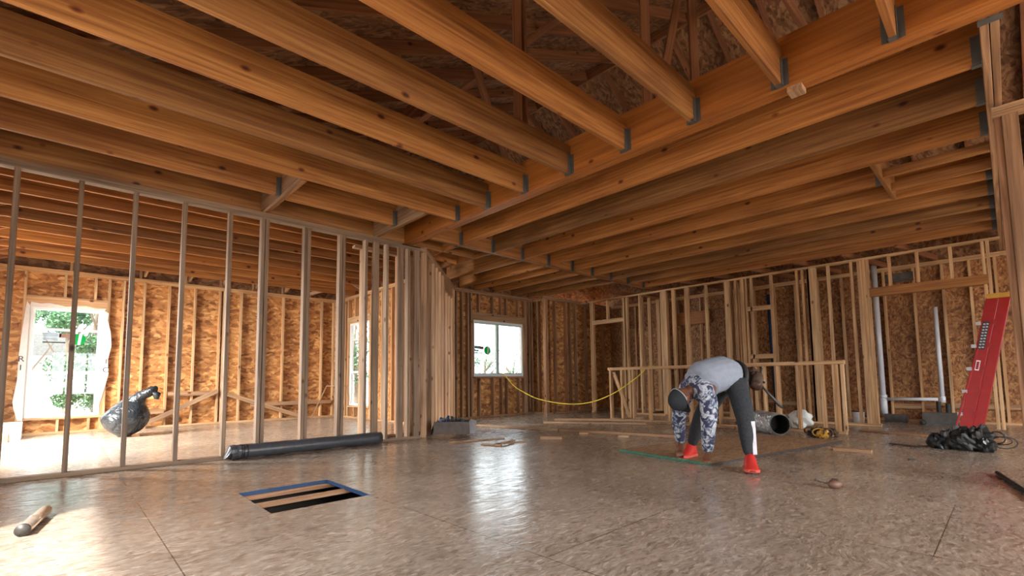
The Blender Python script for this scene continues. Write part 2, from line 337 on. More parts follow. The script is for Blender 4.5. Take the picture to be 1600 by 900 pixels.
def roofquad(name, pts, mat='deck', th=.02):
    v = [Vector(p) for p in pts]; nrm = (v[1]-v[0]).cross(v[2]-v[0]).normalized()
    if nrm.z < 0: nrm = -nrm
    n = len(v); mb = MB().add(v+[p+nrm*th for p in v], [tuple(range(n)), tuple(range(n, 2*n))]+[(i, (i+1) % n, n+(i+1) % n, n+i) for i in range(n)])
    o = mb.build(name, mat); o['kind'] = 'structure'; return o
RZ = lambda x: 3.30+.45*x if x <= 6.5 else 6.225-.6*(x-6.5)
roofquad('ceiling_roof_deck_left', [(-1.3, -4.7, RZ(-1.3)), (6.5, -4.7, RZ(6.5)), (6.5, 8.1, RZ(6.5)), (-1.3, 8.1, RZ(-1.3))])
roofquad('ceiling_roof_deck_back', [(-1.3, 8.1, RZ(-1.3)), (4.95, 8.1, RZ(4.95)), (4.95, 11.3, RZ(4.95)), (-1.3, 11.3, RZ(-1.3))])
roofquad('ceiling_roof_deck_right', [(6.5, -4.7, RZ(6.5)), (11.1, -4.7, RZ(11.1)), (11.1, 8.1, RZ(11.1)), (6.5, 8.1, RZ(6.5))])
def attic(name, xs, y, z0=ZB):
    mb = MB(); pl = [(x, z0) for x in (xs[0], xs[-1])]+[(x, RZ(x)+.01) for x in reversed(xs)]
    n = len(pl); mb.add([(x, y, z) for x, z in pl]+[(x, y+.02, z) for x, z in pl], [tuple(range(n)), tuple(range(n, 2*n))]+[(i, (i+1) % n, n+(i+1) % n, n+i) for i in range(n)])
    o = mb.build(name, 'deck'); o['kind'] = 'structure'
attic('wall_attic_near', [-1.25, 6.5, 11.05], -4.62)
attic('wall_attic_back', [-1.25, 4.9], 11.16)
attic('wall_attic_inner', [4.9, 6.5, 11.05], 8.06)
for nm, x, ya, yb in (('wall_attic_left', -1.25, -4.6, 11.2), ('wall_attic_right', 10.97, -4.6, 8.06), ('wall_attic_side', 4.90, 8.06, 11.18)):
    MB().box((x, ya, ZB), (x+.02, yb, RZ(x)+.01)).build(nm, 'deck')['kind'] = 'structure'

# ------------------------------------------------------------------ exterior walls (sheathing + framing)
def wall(name, axis, c, a0, a1, out, studs, openings=(), top=ZB, depth=D, sheath=True, sm='stud', om='osb'):
    """axis 'x': wall runs along x at y=c (inner face); out = +1/-1 direction of the outside. openings: (a0,a1,z0,z1)"""
    e = struct(name, (a0, c, 0) if axis == 'x' else (c, a0, 0))
    P = (lambda a, b, z: (a, c+out*b, z)) if axis == 'x' else (lambda a, b, z: (c+out*b, a, z))
    side = (0, 1, 0) if axis == 'x' else (1, 0, 0)
    along = (1, 0, 0) if axis == 'x' else (0, 1, 0)
    if sheath:
        cuts = sorted({a0, a1, *[o[0] for o in openings], *[o[1] for o in openings]}); mb = MB()
        for u, v in zip(cuts, cuts[1:]):
            mid = (u+v)/2; segs = [(-.02, top)]
            for o in openings:
                if o[0] < mid < o[1]: segs = [s for (p, q) in segs for s in ((p, o[2]), (o[3], q)) if s[1]-s[0] > .001]
            for p, q in segs:
                A = P(u, depth+.001, p); B = P(v, depth+.013, q)
                mb.box([min(i, j)-(e.location[k] if k < 2 else 0) for k, (i, j) in enumerate(zip(A, B))], [max(i, j)-(e.location[k] if k < 2 else 0) for k, (i, j) in enumerate(zip(A, B))])
        mb.build('sheathing', om, e)
    hb = depth/2
    doorspans = [o for o in openings if o[2] <= .05]
    cur = a0
    for o in sorted(doorspans)+[(a1, a1, 0, 0)]:
        if o[0]-cur > .05: member('bottom_plate', P(cur, hb, T/2), P(o[0], hb, T/2), depth, T, sm, e, side)
        cur = o[1]
    member('top_plate', P(a0, hb, ZU+T/2), P(a1, hb, ZU+T/2), depth, T, sm, e, side)
    member('top_plate', P(a0, hb, ZU+T*1.5), P(a1, hb, ZU+T*1.5), depth, T, sm, e, side)
    for a in studs:
        op = [o for o in openings if o[0]-.01 < a < o[1]+.01]
        if not op: member('stud', P(a, hb, T), P(a, hb, ZU), depth, T, sm, e, side)
        else:
            o = op[0]
            if o[2] > .1: member('cripple_stud', P(a, hb, T), P(a, hb, o[2]-T), depth, T, sm, e, side)
            if ZU-(o[3]+HD) > .06: member('cripple_stud', P(a, hb, o[3]+HD), P(a, hb, ZU), depth, T, sm, e, side)
    for o in openings:
        if o[2] > .1: member('sill_plate', P(o[0]-T, hb-.006, o[2]-T/2), P(o[1]+T, hb-.006, o[2]-T/2), depth+.012, T, sm, e, side)
        for s in (-1, 1):
            a = o[0]-T/2 if s < 0 else o[1]+T/2
            member('jack_stud', P(a, hb, T), P(a, hb, o[3]), depth, T, sm, e, side)
            member('stud', P(a+s*T, hb, T), P(a+s*T, hb, ZU), depth, T, sm, e, side)
        member('header', P(o[0]-T, hb-.004, o[3]+HD/2), P(o[1]+T, hb-.004, o[3]+HD/2), depth, HD, sm if HD < .2 else 'joist', e, side)
    return e
HD = .19
def rng(a, b, s=.406):
    r = []; 
    while a <= b+1e-6: r.append(a); a += s
    return r
WB = wall('wall_back', 'x', 11.05, -1.25, 4.84, 1, [-.84, -.02, .37, .76, 1.06, 1.44, 1.86, 2.29, 2.36, 2.68, 3.10, 3.52, 3.95, 4.38, 4.66], [(-.44, .50, .28, 2.12)], sm='fresh')
HD = .14
WS = wall('wall_side', 'y', 4.75, 7.96, 11.05, 1, [8.1, 8.5, 8.9, 9.3, 9.75, 10.15, 10.62, 10.72, 10.9, 11.02], [(9.45, 10.44, .28, 2.14)], sm='fresh')
HD = .17
WW = wall('wall_window', 'x', 7.95, 4.84, 8.39, 1, [5.0, 5.4, 5.8, 5.98, 6.13, 6.29, 6.60, 7.0, 7.25, 7.42, 7.80, 8.05, 8.16, 8.255], [(6.43, 7.95, .89, 2.13)])
HD = .14
wall('wall_closet_side', 'y', 8.28, 7.47, 8.06, 1, [7.58, 7.80], [])
wall('wall_closet_front', 'x', 7.45, 8.19, 10.97, 1, [8.21, 8.26, 8.55, 8.96, 9.12, 9.34, 9.75, 10.1, 10.5], [])
HD = .24
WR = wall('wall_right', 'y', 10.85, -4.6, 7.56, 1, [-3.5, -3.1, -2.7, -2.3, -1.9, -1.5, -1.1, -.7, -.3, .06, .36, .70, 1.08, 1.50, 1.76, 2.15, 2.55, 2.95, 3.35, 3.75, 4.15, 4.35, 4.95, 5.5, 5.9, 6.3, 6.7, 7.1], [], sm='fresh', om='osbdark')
HD = .14
wall('wall_left', 'y', -1.15, -4.6, 11.14, -1, rng(-4.5, 11.1), [(1.0, 3.5, .7, 2.1), (7.5, 9.7, .7, 2.3)])
wall('wall_near', 'x', -4.5, -1.15, 10.9, -1, rng(-1.1, 10.8), [(-.3, 4.8, .45, 2.15), (5.8, 9.0, .6, 2.15)])
# boarded opening in the far right wall and the row of blocking near its foot
e = WR
member('header', (10.83, 4.72, 2.22), (10.83, 5.66, 2.22), .05, .30, 'beam', e, (1, 0, 0))
for a, b in ((5.28, .09), (5.5, .09)): member('cripple_stud', (10.83, a, 2.38), (10.83, a, ZU), T, b, 'stud', e, (1, 0, 0))
for a, b, z in ((1.52, 1.10, .26), (1.06, .70, .27), (.68, .38, .28), (.34, -.28, .28), (2.53, 2.17, .22), (2.93, 2.57, .3), (3.33, 2.97, .26), (3.73, 3.37, .3)):
    member('blocking', (10.88, a, z), (10.88, b, z), T, .085, 'stud', e, (0, 0, 1) if False else (1, 0, 0))

# ------------------------------------------------------------------ windows
def window_unit(name, axis, c, a0, a1, z0, z1, out, kind, sticker):
    e = struct(name, (a0, c, 0) if axis == 'x' else (c, a0, 0)); e['label'] = {'window_1': 'white vinyl single-hung window with transom and house wrap flaps', 'window_2': 'narrow white vinyl window beyond the partition studs', 'window_3': 'two-pane sliding window with sticker on the left pane'}[name]
    def bx(nm, u0, u1, b0, b1, p, q, mat, par=e):
        A = (u0, c+out*b0, p) if axis == 'x' else (c+out*b0, u0, p); B = (u1, c+out*b1, q) if axis == 'x' else (c+out*b1, u1, q)
        L = e.location
        return MB().box([min(i, j)-(L[k]) for k, (i, j) in enumerate(zip(A, B))], [max(i, j)-(L[k]) for k, (i, j) in enumerate(zip(A, B))]).build(nm, mat, par)
    f = .045
    bx('frame_jamb', a0, a0+f, .03, .10, z0, z1, 'pvc'); bx('frame_jamb', a1-f, a1, .03, .10, z0, z1, 'pvc')
    bx('frame_head', a0+f, a1-f, .03, .10, z1-f, z1, 'pvc'); bx('frame_sill', a0+f, a1-f, .02, .10, z0, z0+f, 'pvc')
    if kind == 'hung':
        zt_ = z0+(z1-z0)*.80; zm = z0+(z1-z0)*.405
        bx('meeting_rail', a0+f, a1-f, .045, .085, zt_-.02, zt_+.02, 'pvc'); bx('meeting_rail', a0+f, a1-f, .045, .085, zm-.03, zm+.02, 'pvc')
        for p, q, y in ((z0+f, zm-.03, .05), (zm+.02, zt_-.02, .06), (zt_+.02, z1-f, .06)):
            for u in (a0+f, a1-f-.03): bx('sash_stile', u, u+.03, y-.012, y+.02, p, q, 'pvc')
            bx('pane', a0+f+.03, a1-f-.03, y, y+.006, p, q, 'glass')
    else:
        mid = (a0+a1)/2-.03
        bx('meeting_stile', mid-.035, mid+.035, .04, .09, z0+f, z1-f, 'sash')
        for u, v, y in ((a0+f, mid-.035, .075), (mid+.035, a1-f, .055)):
            bx('pane', u, v, y, y+.006, z0+f, z1-f, 'glass')
            for p in (z0+f, z1-f-.03): bx('sash_rail', u, v, y-.012, y+.018, p, p+.03, 'sash')
    # sticker: round green mark and printed blocks
    if sticker:
        sx, sz, k = sticker; y = c+out*.05
        st = bpy.data.objects.new('sticker', None); COL.objects.link(st); st.parent = e; st.location = (sx-e.location.x, y-e.location.y, sz)
        MB().prism([( .10*k*math.cos(t*.3), .10*k*math.sin(t*.3)) for t in range(21)], 0, .002).build('round_mark', 'sticker', st, (.18*k, 0, 0), (R(90), 0, 0))
        MB().prism([(-.02*k, -.1*k), (.015*k, -.1*k), (.04*k, .1*k), (.0, .1*k)], 0, .002).build('mark_swirl', 'whitelabel', st, (.19*k, -.003, 0), (R(90), 0, 0))
        for (u0, u1, p, q, mt) in ((-.26, -.04, .03, .10, 'bluegrey'), (-.26, -.08, -.03, .01, 'bluegrey'), (-.06, .07, .02, .09, 'brown'), (-.26, .02, -.075, -.055, 'ink')):
            MB().box((u0*k, -.001, p*k), (u1*k, .001, q*k)).build('printed_block', mt, st)
    return e
M['sash'] = plain('green_grey_vinyl', (.45, .60, .58), .4, 0, .04)
w1 = window_unit('window_1', 'x', 11.05, -.44, .50, .28, 2.12, 1, 'hung', (.0, 1.60, 1.))
window_unit('window_2', 'y', 4.75, 9.45, 10.44, .28, 2.14, 1, 'hung', None)
window_unit('window_3', 'x', 7.95, 6.43, 7.95, .89, 2.13, 1, 'slide', (6.68, 1.47, .95))
# house wrap folded in round window 1
wl_ = [(-.47, 2.2), (-.50, 1.75), (-.52, 1.3), (-.52, .9), (-.555, .55), (-.54, .45), (-.49, .25), (-.43, .24), (-.43, 2.13)]
wr_ = [(.49, 2.13), (.49, .25), (.50, .5), (.53, .62), (.60, 1.0), (.58, 1.25), (.62, 1.5), (.60, 1.75), (.55, 1.95), (.56, 2.08)]
wt_ = [(-.43, 2.11), (.50, 2.11), (.52, 2.16), (.40, 2.15), (.25, 2.18), (.0, 2.15), (-.2, 2.19), (-.30, 2.17), (-.42, 2.19)]
wrapo = thing('house_wrap_flap', (0, 11.036, 0), 'off-white printed house wrap folded in around the tall left window', 'house wrap')
for nm, poly in (('side_flap', wl_), ('side_flap', wr_), ('top_flap', wt_)):
    mb = MB(); n = len(poly); mb.add([(x, 0, z) for x, z in poly]+[(x, .003, z) for x, z in poly], [tuple(range(n)), tuple(range(n, 2*n))]+[(i, (i+1) % n, n+(i+1) % n, n+i) for i in range(n)])
    mb.build(nm, 'wrap', wrapo)
def text(body, size, loc, rot, mat, parent, name):
    cu = bpy.data.curves.new(name, 'FONT'); cu.body = body; cu.size = size; cu.extrude = .001; cu.align_x = 'CENTER'; cu.align_y = 'CENTER'
    o = bpy.data.objects.new(name, cu); COL.objects.link(o); cu.materials.append(M[mat]); 
    me = bpy.data.meshes.new_from_object(o.evaluated_get(bpy.context.evaluated_depsgraph_get())); bpy.data.objects.remove(o)
    o = bpy.data.objects.new(name, me); COL.objects.link(o); o.parent = parent; o.location = loc; o.rotation_euler = rot; return o
for b_, x, z, rz in (('R', -.49, 1.24, 0), ('I', -.49, 1.10, 0), ('I', .56, 1.22, 0), ('C', .56, 1.07, 0)):
    text(b_, .13, (x, -.004, z), (R(90), 0, rz), 'ink', wrapo, 'printed_letter')

# ------------------------------------------------------------------ main beam, flush beam, header
b = thing('main_beam', (3.545, 2.9, ZB), 'deep orange laminated main beam carrying the near ceiling joists', 'beam')
member('beam_ply', (3.472, -2.5, ZB+.178), (3.472+0.0, 5.86, ZB+.178), .001, .001, 'beam', b) if False else None
for k in range(4):
    member('ply', (3.472+.018+k*.0362, -2.6, ZB+.178), (3.472+.018+k*.0362, 5.88, ZB+.178), .0357, .356, 'beam', b, (1, 0, 0))
b = thing('cross_beam', (6.5, 5.44, ZB), 'slim double beam crossing between the right joists and far joists', 'beam')
member('ply', (3.63, 5.42, ZB+.143), (9.5, 5.42, ZB+.143), T, .286, 'joist', b); member('ply', (3.63, 5.459, ZB+.143), (9.5, 5.459, ZB+.143), T, .286, 'joist', b)
b = thing('header_beam', (7, -.07, ZB), 'double pine header at the right edge holding the right joists', 'beam')
member('ply', (3.63, -.026, ZB+.143), (10.8, -.026, ZB+.143), T, .286, 'stud', b); member('ply', (3.63, -.068, ZB+.143), (10.8, -.068, ZB+.143), T, .286, 'stud', b)
MB().box((-.003, -.05, -.003), (.06, .05, 0)).build('hanger_seat', 'metal', b, (3.63-7, .02, 0))

def hanger(parent, at, axis, s):
    """U shaped joist hanger round the end of a joist; at = end centre bottom, s = direction the joist goes"""
    mb = MB(); Wd = T/2+.002
    if axis == 'x':
        mb.box((0, -Wd-.003, -.004), (s*.05, Wd+.003, -.001)); mb.box((0, -Wd-.003, -.004), (s*.045, -Wd, .19)); mb.box((0, Wd, -.004), (s*.045, Wd+.003, .19))
        mb.box((0, -Wd-.035, 0), (s*.003, -Wd, .19)); mb.box((0, Wd, 0), (s*.003, Wd+.035, .19))
    else:
        mb.box((-Wd-.003, 0, -.004), (Wd+.003, s*.05, -.001)); mb.box((-Wd-.003, 0, -.004), (-Wd, s*.045, .19)); mb.box((Wd, 0, -.004), (Wd+.003, s*.045, .19))
        mb.box((-Wd-.035, 0, 0), (-Wd, s*.003, .19)); mb.box((Wd, 0, 0), (Wd+.035, s*.003, .19))
    o = mb.build('joist_hanger', 'metal', parent); o['label'] = 'grey steel joist hanger'
    o.matrix_local = parent.matrix_local.inverted() @ Matrix.Translation(at) if False else Matrix.Translation(Vector(at)-parent.location)
    return o
def joist(p0, p1, label, group, hang=(), hh=.286, mat='joist', cat='ceiling joist'):
    e = thing('ceiling_joist', ((p0[0]+p1[0])/2, (p0[1]+p1[1])/2, ZB), label, cat, group)
    member('joist_board', (p0[0], p0[1], ZB+hh/2), (p1[0], p1[1], ZB+hh/2), T, hh, mat, e)
    ax = 'x' if abs(p1[0]-p0[0]) > abs(p1[1]-p0[1]) else 'y'
    for q, s in hang: hanger(e, (q[0], q[1], ZB), ax, s)
    return e
# near joists (run along x, hung on the main beam)
ys = [.365, .975, 1.585, 2.2, 2.83, 3.44, 4.04, 4.62]
nm = ['rightmost of all', 'second from the right', 'third from the right', 'fourth from the right', 'fifth from the right', 'sixth from the right', 'seventh from the right', 'eighth from the right']
for i, y in enumerate(ys):
    joist((-1.2, y-T/2), (3.47, y-T/2), 'pine joist hung on the near side of the orange main beam, '+nm[i], 'joists hung on the main beam', [((3.47, y-T/2), -1)])
for k in range(1, 7): joist((-1.2, .365-.61*k-T/2), (3.47, .365-.61*k-T/2), 'pine ceiling joist behind the viewer, %s from the right edge' % ORD[k], 'joists behind the viewer')
joist((-1.2, 5.22-T/2), (1.585, 5.22-T/2), 'pine joist before the stud partition, stopping at the left short header', 'joists hung on the main beam', [((1.585, 5.22-T/2), -1)])
joist((1.67, 5.27), (2.99, 5.27), 'short pine joist between the two short headers above the partition', 'joists hung on the main beam', [((2.99, 5.27), -1)])
for x, lab in ((1.585, 'short double header from the partition top to the near joist'), (2.99, 'short double header beside the far end of the main beam')):
    e = thing('trimmer_header', (x+.04, 5.2, ZB), lab, 'header')
    for k in range(2): member('ply', (x+T/2+k*.04, 4.64, ZB+.12+(.0 if k else .004)), (x+T/2+k*.04, 5.86, ZB+.12), T, .24, 'stud' if k == 0 else 'joist', e)
# joists over the back room
yb = [5.88, 6.36, 6.86, 7.38, 7.92, 8.48, 9.06, 9.66, 10.26]
for i, y in enumerate(yb):
    joist((-1.2, y), (min(4.8, 4.84), y), 'orange-lit pine joist over the back room, %s behind the stud partition' % ORD[i+1], 'joists over the back room')
# right joists (run along y)
xr = [4.18, 4.80, 5.44, 6.08, 6.72, 7.32, 7.93, 8.54, 9.15]
for i, x in enumerate(xr):
    y0 = -.005 if i != 3 else .79
    joist((x-T/2, y0), (x-T/2, 5.40), 'long pine joist right of the main beam, %s from it' % ORD[i+1], 'joists right of the main beam', [((x-T/2, y0), 1), ((x-T/2, 5.40), -1)])
joist((5.44, .77), (6.68, .77), 'short trimmer board closing the gap in the right joists', 'short boards in the right joists')
joist((5.88, -.005), (5.88, .75), 'shallow short board in the gap of the right joists, nearer the main beam', 'short boards in the right joists', (), .09)
joist((6.38, -.005), (6.38, .75), 'shallow short board in the gap of the right joists, farther from the main beam', 'short boards in the right joists', (), .09)
for i, x in enumerate([4.17, 4.80, 5.47, 6.10, 6.50, 7.04, 7.62, 8.20]):
    ye = min(7.95, x+2.09) if x < 5.9 else (7.98 if x < 8.25 else 7.5)
    joist((x-T/2, 5.48), (x-T/2, ye), 'pine joist beyond the slim cross beam, %s from the angled wall' % ORD[i+1], 'joists beyond the cross beam', [((x-T/2, 5.48), 1)])

# ------------------------------------------------------------------ stud partition (left) and angled wall
P = thing('stud_partition', (1.5, 5.865, 0), 'open stud partition between the front floor and the back room', 'stud wall')
yc = 5.82+D/2
member('bottom_plate', (-1.1, yc, T/2), (3.72, yc, T/2), D, T, 'backlit', P); member('top_plate', (-1.1, yc, ZU+T/2), (3.78, yc, ZU+T/2), D, T, 'backlit', P); member('top_plate', (-1.1, yc, ZU+T*1.5), (3.42, yc, ZU+T*1.5), D, T, 'backlit', P)
for x in (-1.08, -.77, -.36, .055, .455, .86, 1.28, 1.61, 1.655, 2.09, 2.13, 2.53, 2.575, 2.88, 3.19, 3.53): member('stud', (x, yc, T), (x, yc, ZU), D, T, 'backlit', P, (0, 1, 0))
for x in (3.02, 3.40, 3.66): member('flat_stud', (x, 5.82+T/2, T), (x, 5.82+T/2, ZU), T, D, 'backlit', P, (0, 1, 0))
Q = thing('stud_post_cluster', (3.3, 6.2, 0), 'crowded upright studs behind the right end of the partition', 'stud wall')
member('bottom_plate', (2.92, 6.3, T/2), (4.1, 6.3, T/2), D, T, 'stud', Q); member('top_plate', (2.92, 6.3, ZU+T/2), (4.1, 6.3, ZU+T/2), D, T, 'stud', Q)
for x in (3.05, 3.24, 3.42, 3.62, 3.84, 4.02): member('stud', (x, 6.3, T), (x, 6.3, ZU), D, T, 'stud', Q, (0, 1, 0))
A_ = thing('angled_stud_wall', (4.8, 6.85, 0), 'angled stud wall seen nearly edge on left of the sliding window', 'stud wall')
u = Vector((1, 1, 0)).normalized(); nv = Vector((1, -1, 0)).normalized()
a0 = Vector((3.80, 5.87, 0)); La = 2.92
def ap(s, z, off=0.): return a0+u*s+nv*off+Vector((0, 0, z))
member('bottom_plate', ap(0, T/2), ap(La, T/2), D, T, 'stud', A_, nv); member('top_plate', ap(0, ZU+T/2), ap(La, ZU+T/2), D, T, 'stud', A_, nv); member('top_plate', ap(0, ZU+T*1.5), ap(La, ZU+T*1.5), D, T, 'stud', A_, nv)
for s in (.04, .10, .38, .66, .95, 1.25, 1.55, 1.62, 1.95, 2.3, 2.6, 2.88): member('stud', ap(s, T), ap(s, ZU), D, T, 'stud', A_, nv)
member('header', ap(1.6, ZU-.12, .0), ap(2.5, ZU-.12, .0), D+.01, .24, 'stud', A_, nv)

# ------------------------------------------------------------------ long interior stud wall with openings
Lw = thing('long_stud_wall', (9.495, 3.6, 0), 'long open stud wall with door framings across the right background', 'stud wall')
xc = 9.45+D/2; sd_ = (1, 0, 0)
def LS(y, z0=T, z1=ZU, nm='stud', w=T, dx=0.): member(nm, (xc+dx, y, z0), (xc+dx, y, z1), D, w, 'fresh', Lw, sd_)
member('bottom_plate', (xc, 7.12, T/2), (xc, 7.05, T/2), D, T, 'fresh', Lw, sd_); member('bottom_plate', (xc, 6.2, T/2), (xc, 3.42, T/2), D, T, 'fresh', Lw, sd_); member('bottom_plate', (xc, 2.98, T/2), (xc, 1.46, T/2), D, T, 'fresh', Lw, sd_)
member('bottom_plate', (xc, 3.42, T/2), (xc, 2.98, T/2), D, T, 'fresh', Lw, sd_)
member('top_plate', (xc, 7.4, ZU+T/2), (xc, -.02, ZU+T/2), D, T, 'fresh', Lw, sd_)
for y in (7.09, 7.04, 6.14, 6.06, 5.72, 5.18, 4.62, 4.58, 4.19, 3.60, 3.40, 3.31, 2.96, 2.53, 2.44, 2.35, 2.05, 1.72, 1.62, 1.585, 1.545, 1.505, .16, .11): LS(y)
LS(2.30, nm='flat_stud', w=.14); LS(3.76, nm='flat_stud', w=.10); LS(5.11, nm='flat_stud', w=.10); LS(3.47, nm='flat_stud', w=.07)
LS(4.90, nm='stud', w=.06)
member('header', (xc, 7.02, 2.19), (xc, 6.16, 2.19), D, .10, 'fresh', Lw, sd_); LS(6.6, 2.24, ZU, 'cripple_stud')
for z in (2.10, 1.19): member('blocking', (xc, 3.385, z), (xc, 2.975, z), D, .085, 'fresh', Lw, sd_)
member('header', (xc-.01, 1.49, 2.15), (xc-.01, .13, 2.15), D, .14, 'joist', Lw, sd_)
for y in (1.22, .88, .50): LS(y, 2.22, ZU, 'cripple_stud')
for i, (y, lab) in enumerate(((3.75, 'short cross wall behind the man and the long stud wall'), (5.75, 'short cross wall behind the left part of the long stud wall'))):
    cw = thing('cross_stud_wall', (10.2, y, 0), lab, 'stud wall')
    member('bottom_plate', (9.56, y, T/2), (10.84, y, T/2), D, T, 'fresh', cw); member('top_plate', (9.56, y, ZU+T/2), (10.84, y, ZU+T/2), D, T, 'fresh', cw)
    for x in (9.6, 9.95, 10.35, 10.78): member('stud', (x, y, T), (x, y, ZU), D, T, 'fresh', cw, (0, 1, 0))
# half wall
Hw = thing('half_height_stud_wall', (7.93, 3.55, 0), 'waist-high open stud wall behind the bending man', 'half wall')
xh = 7.93
member('top_plate', (xh, 5.52, 1.0), (xh, 1.59, 1.0), .11, .055, 'fresh', Hw, sd_)
member('bottom_plate', (xh, 5.50, T/2), (xh, 1.61, T/2), D, T, 'fresh', Hw, sd_)
for y in (5.48, 5.22, 5.03, 4.97, 4.63, 4.25, 3.85, 3.34, 3.02, 2.64, 2.44, 2.18, 1.86, 1.72, 1.68, 1.62): member('stud', (xh, y, T), (xh, y, .972), D, T, 'fresh', Hw, sd_)
member('diagonal_brace', (xh-.02, 5.40, .93), (xh-.02, 5.06, .07), .03, .07, 'fresh', Hw, sd_)
# near right wall end under the header
Nw = thing('stud_wall_end', (4.9, -.1, 0), 'tall end of a stud wall running down the right edge of the photo', 'stud wall')
member('stud', (4.86, -.055, 0.04), (4.86, -.055, 2.66), .04, T, 'stud', Nw, (0, 1, 0))
member('flat_stud', (4.84, -.118, 0.04), (4.84, -.118, 2.66), T, .082, 'stud', Nw, (1, 0, 0))
member('flat_stud', (4.90, -.118, 0.04), (4.90, -.118, 2.66), T, .082, 'stud', Nw, (1, 0, 0))
member('top_plate', (4.86, -.03, 2.68), (4.86, -2.2, 2.68), D, T, 'stud', Nw, (1, 0, 0)); member('top_plate', (4.86, -.03, 2.72), (4.86, -2.2, 2.72), D, T, 'stud', Nw, (1, 0, 0))
member('bottom_plate', (4.86, -.03, T/2), (4.86, -2.2, T/2), D, T, 'stud', Nw, (1, 0, 0))
for y in (-.6, -1.0, -1.4, -1.8, -2.18): member('stud', (4.86, y, T), (4.86, y, 2.66), D, T, 'stud', Nw, (1, 0, 0))
bk = member('wood_block', (3.50, .88, ZB-.022), (3.60, .88, ZB-.022), .09, .04, 'stud'); tag(bk, 'small pine block nailed under the orange main beam', 'wood block')

# ------------------------------------------------------------------ rafters, collar ties and struts above
k = 0
for y in rng(-1.9, 8.0, .61):
    k += 1; xe = 6.45
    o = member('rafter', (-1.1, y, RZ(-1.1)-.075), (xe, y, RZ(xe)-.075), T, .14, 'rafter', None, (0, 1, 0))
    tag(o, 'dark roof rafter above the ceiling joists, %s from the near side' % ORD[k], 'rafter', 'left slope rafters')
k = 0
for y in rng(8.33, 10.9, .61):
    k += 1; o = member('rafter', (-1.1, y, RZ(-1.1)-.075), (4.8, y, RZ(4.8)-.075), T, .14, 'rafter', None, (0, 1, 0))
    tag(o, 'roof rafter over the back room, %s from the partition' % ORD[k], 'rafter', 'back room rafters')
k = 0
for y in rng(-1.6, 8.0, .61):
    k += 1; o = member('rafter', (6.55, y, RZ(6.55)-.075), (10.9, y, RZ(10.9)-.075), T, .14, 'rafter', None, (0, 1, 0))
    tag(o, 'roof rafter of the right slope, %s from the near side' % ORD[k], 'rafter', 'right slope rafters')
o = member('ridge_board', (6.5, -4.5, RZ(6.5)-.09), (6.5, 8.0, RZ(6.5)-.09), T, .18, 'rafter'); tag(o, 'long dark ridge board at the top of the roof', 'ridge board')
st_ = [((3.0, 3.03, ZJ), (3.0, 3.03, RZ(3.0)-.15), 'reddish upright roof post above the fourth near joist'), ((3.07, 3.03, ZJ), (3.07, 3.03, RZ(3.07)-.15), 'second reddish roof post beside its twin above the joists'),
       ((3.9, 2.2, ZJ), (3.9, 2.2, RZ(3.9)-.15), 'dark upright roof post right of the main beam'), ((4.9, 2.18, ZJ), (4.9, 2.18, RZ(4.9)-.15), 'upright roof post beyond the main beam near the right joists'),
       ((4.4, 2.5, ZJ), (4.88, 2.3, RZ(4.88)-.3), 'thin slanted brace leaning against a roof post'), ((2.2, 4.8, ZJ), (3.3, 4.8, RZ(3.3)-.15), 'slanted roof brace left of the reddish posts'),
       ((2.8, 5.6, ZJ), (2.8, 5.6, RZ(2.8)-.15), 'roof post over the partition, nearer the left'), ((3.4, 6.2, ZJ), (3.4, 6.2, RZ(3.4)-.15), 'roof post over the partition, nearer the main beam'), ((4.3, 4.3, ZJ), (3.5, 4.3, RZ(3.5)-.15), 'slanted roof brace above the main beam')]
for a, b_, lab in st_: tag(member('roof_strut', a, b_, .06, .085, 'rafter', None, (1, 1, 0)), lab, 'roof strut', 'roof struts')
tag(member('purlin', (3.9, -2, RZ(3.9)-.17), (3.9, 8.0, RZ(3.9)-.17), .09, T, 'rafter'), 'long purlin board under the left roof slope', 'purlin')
tag(member('collar_tie', (3.6, 1.2, 4.3), (8.6, 1.2, 4.3), T, .12, 'rafter'), 'collar tie board high in the roof, nearer the viewer', 'collar tie', 'collar ties')
tag(member('collar_tie', (3.6, 3.6, 4.3), (8.6, 3.6, 4.3), T, .12, 'rafter'), 'collar tie board high in the roof, farther from the viewer', 'collar tie', 'collar ties')
# short rafter tails on the back plate (light triangles) and small webs by the corner
for i, x in enumerate((.10, 1.05, 1.75, 2.35, 2.95, 3.55, 4.15)):
    e = thing('rafter_tail', (x, 11.0, ZB), 'pale short rafter tail on the back wall plate, %s from the left' % ORD[i+1], 'rafter tail', 'rafter tails on the back plate')
    member('tail_board', (x, 11.1, ZB+.09), (x+.02, 10.72, ZB+.20), T, .10, 'stud', e, (1, 0, 0)); member('tail_post', (x-.06, 11.08, ZB), (x-.06, 11.08, ZB+.2), T, T, 'stud', e, (1, 0, 0))
for i, (a, b_) in enumerate((((3.95, 10.9, ZB+.02), (4.7, 10.2, ZB+.26)), ((4.7, 9.6, ZB+.02), (4.2, 9.6, ZB+.25)), ((8.35, 7.5, ZB+.01), (8.55, 7.15, ZB+.2)))):
    tag(member('web_board', a, b_, T, .07, 'stud'), ['pale diagonal web board above the back room corner', 'pale web board above the narrow window', 'small web board above the closet corner', 'small web board above the sliding window end'][i], 'web board', 'web boards over the plates')
for i, y in enumerate((6.3, 5.5, 4.6, 3.9, 3.2, 2.5, 1.8, 1.1)):
    tag(member('ceiling_tie', (9.2, y, ZB+.045), (10.9, y-.35, ZB+.045), T, .09, 'rafter', None, (0, 1, 0)), 'thin ceiling tie over the long stud wall, %s from the left' % ORD[i+1], 'ceiling tie', 'ties over the long stud wall')
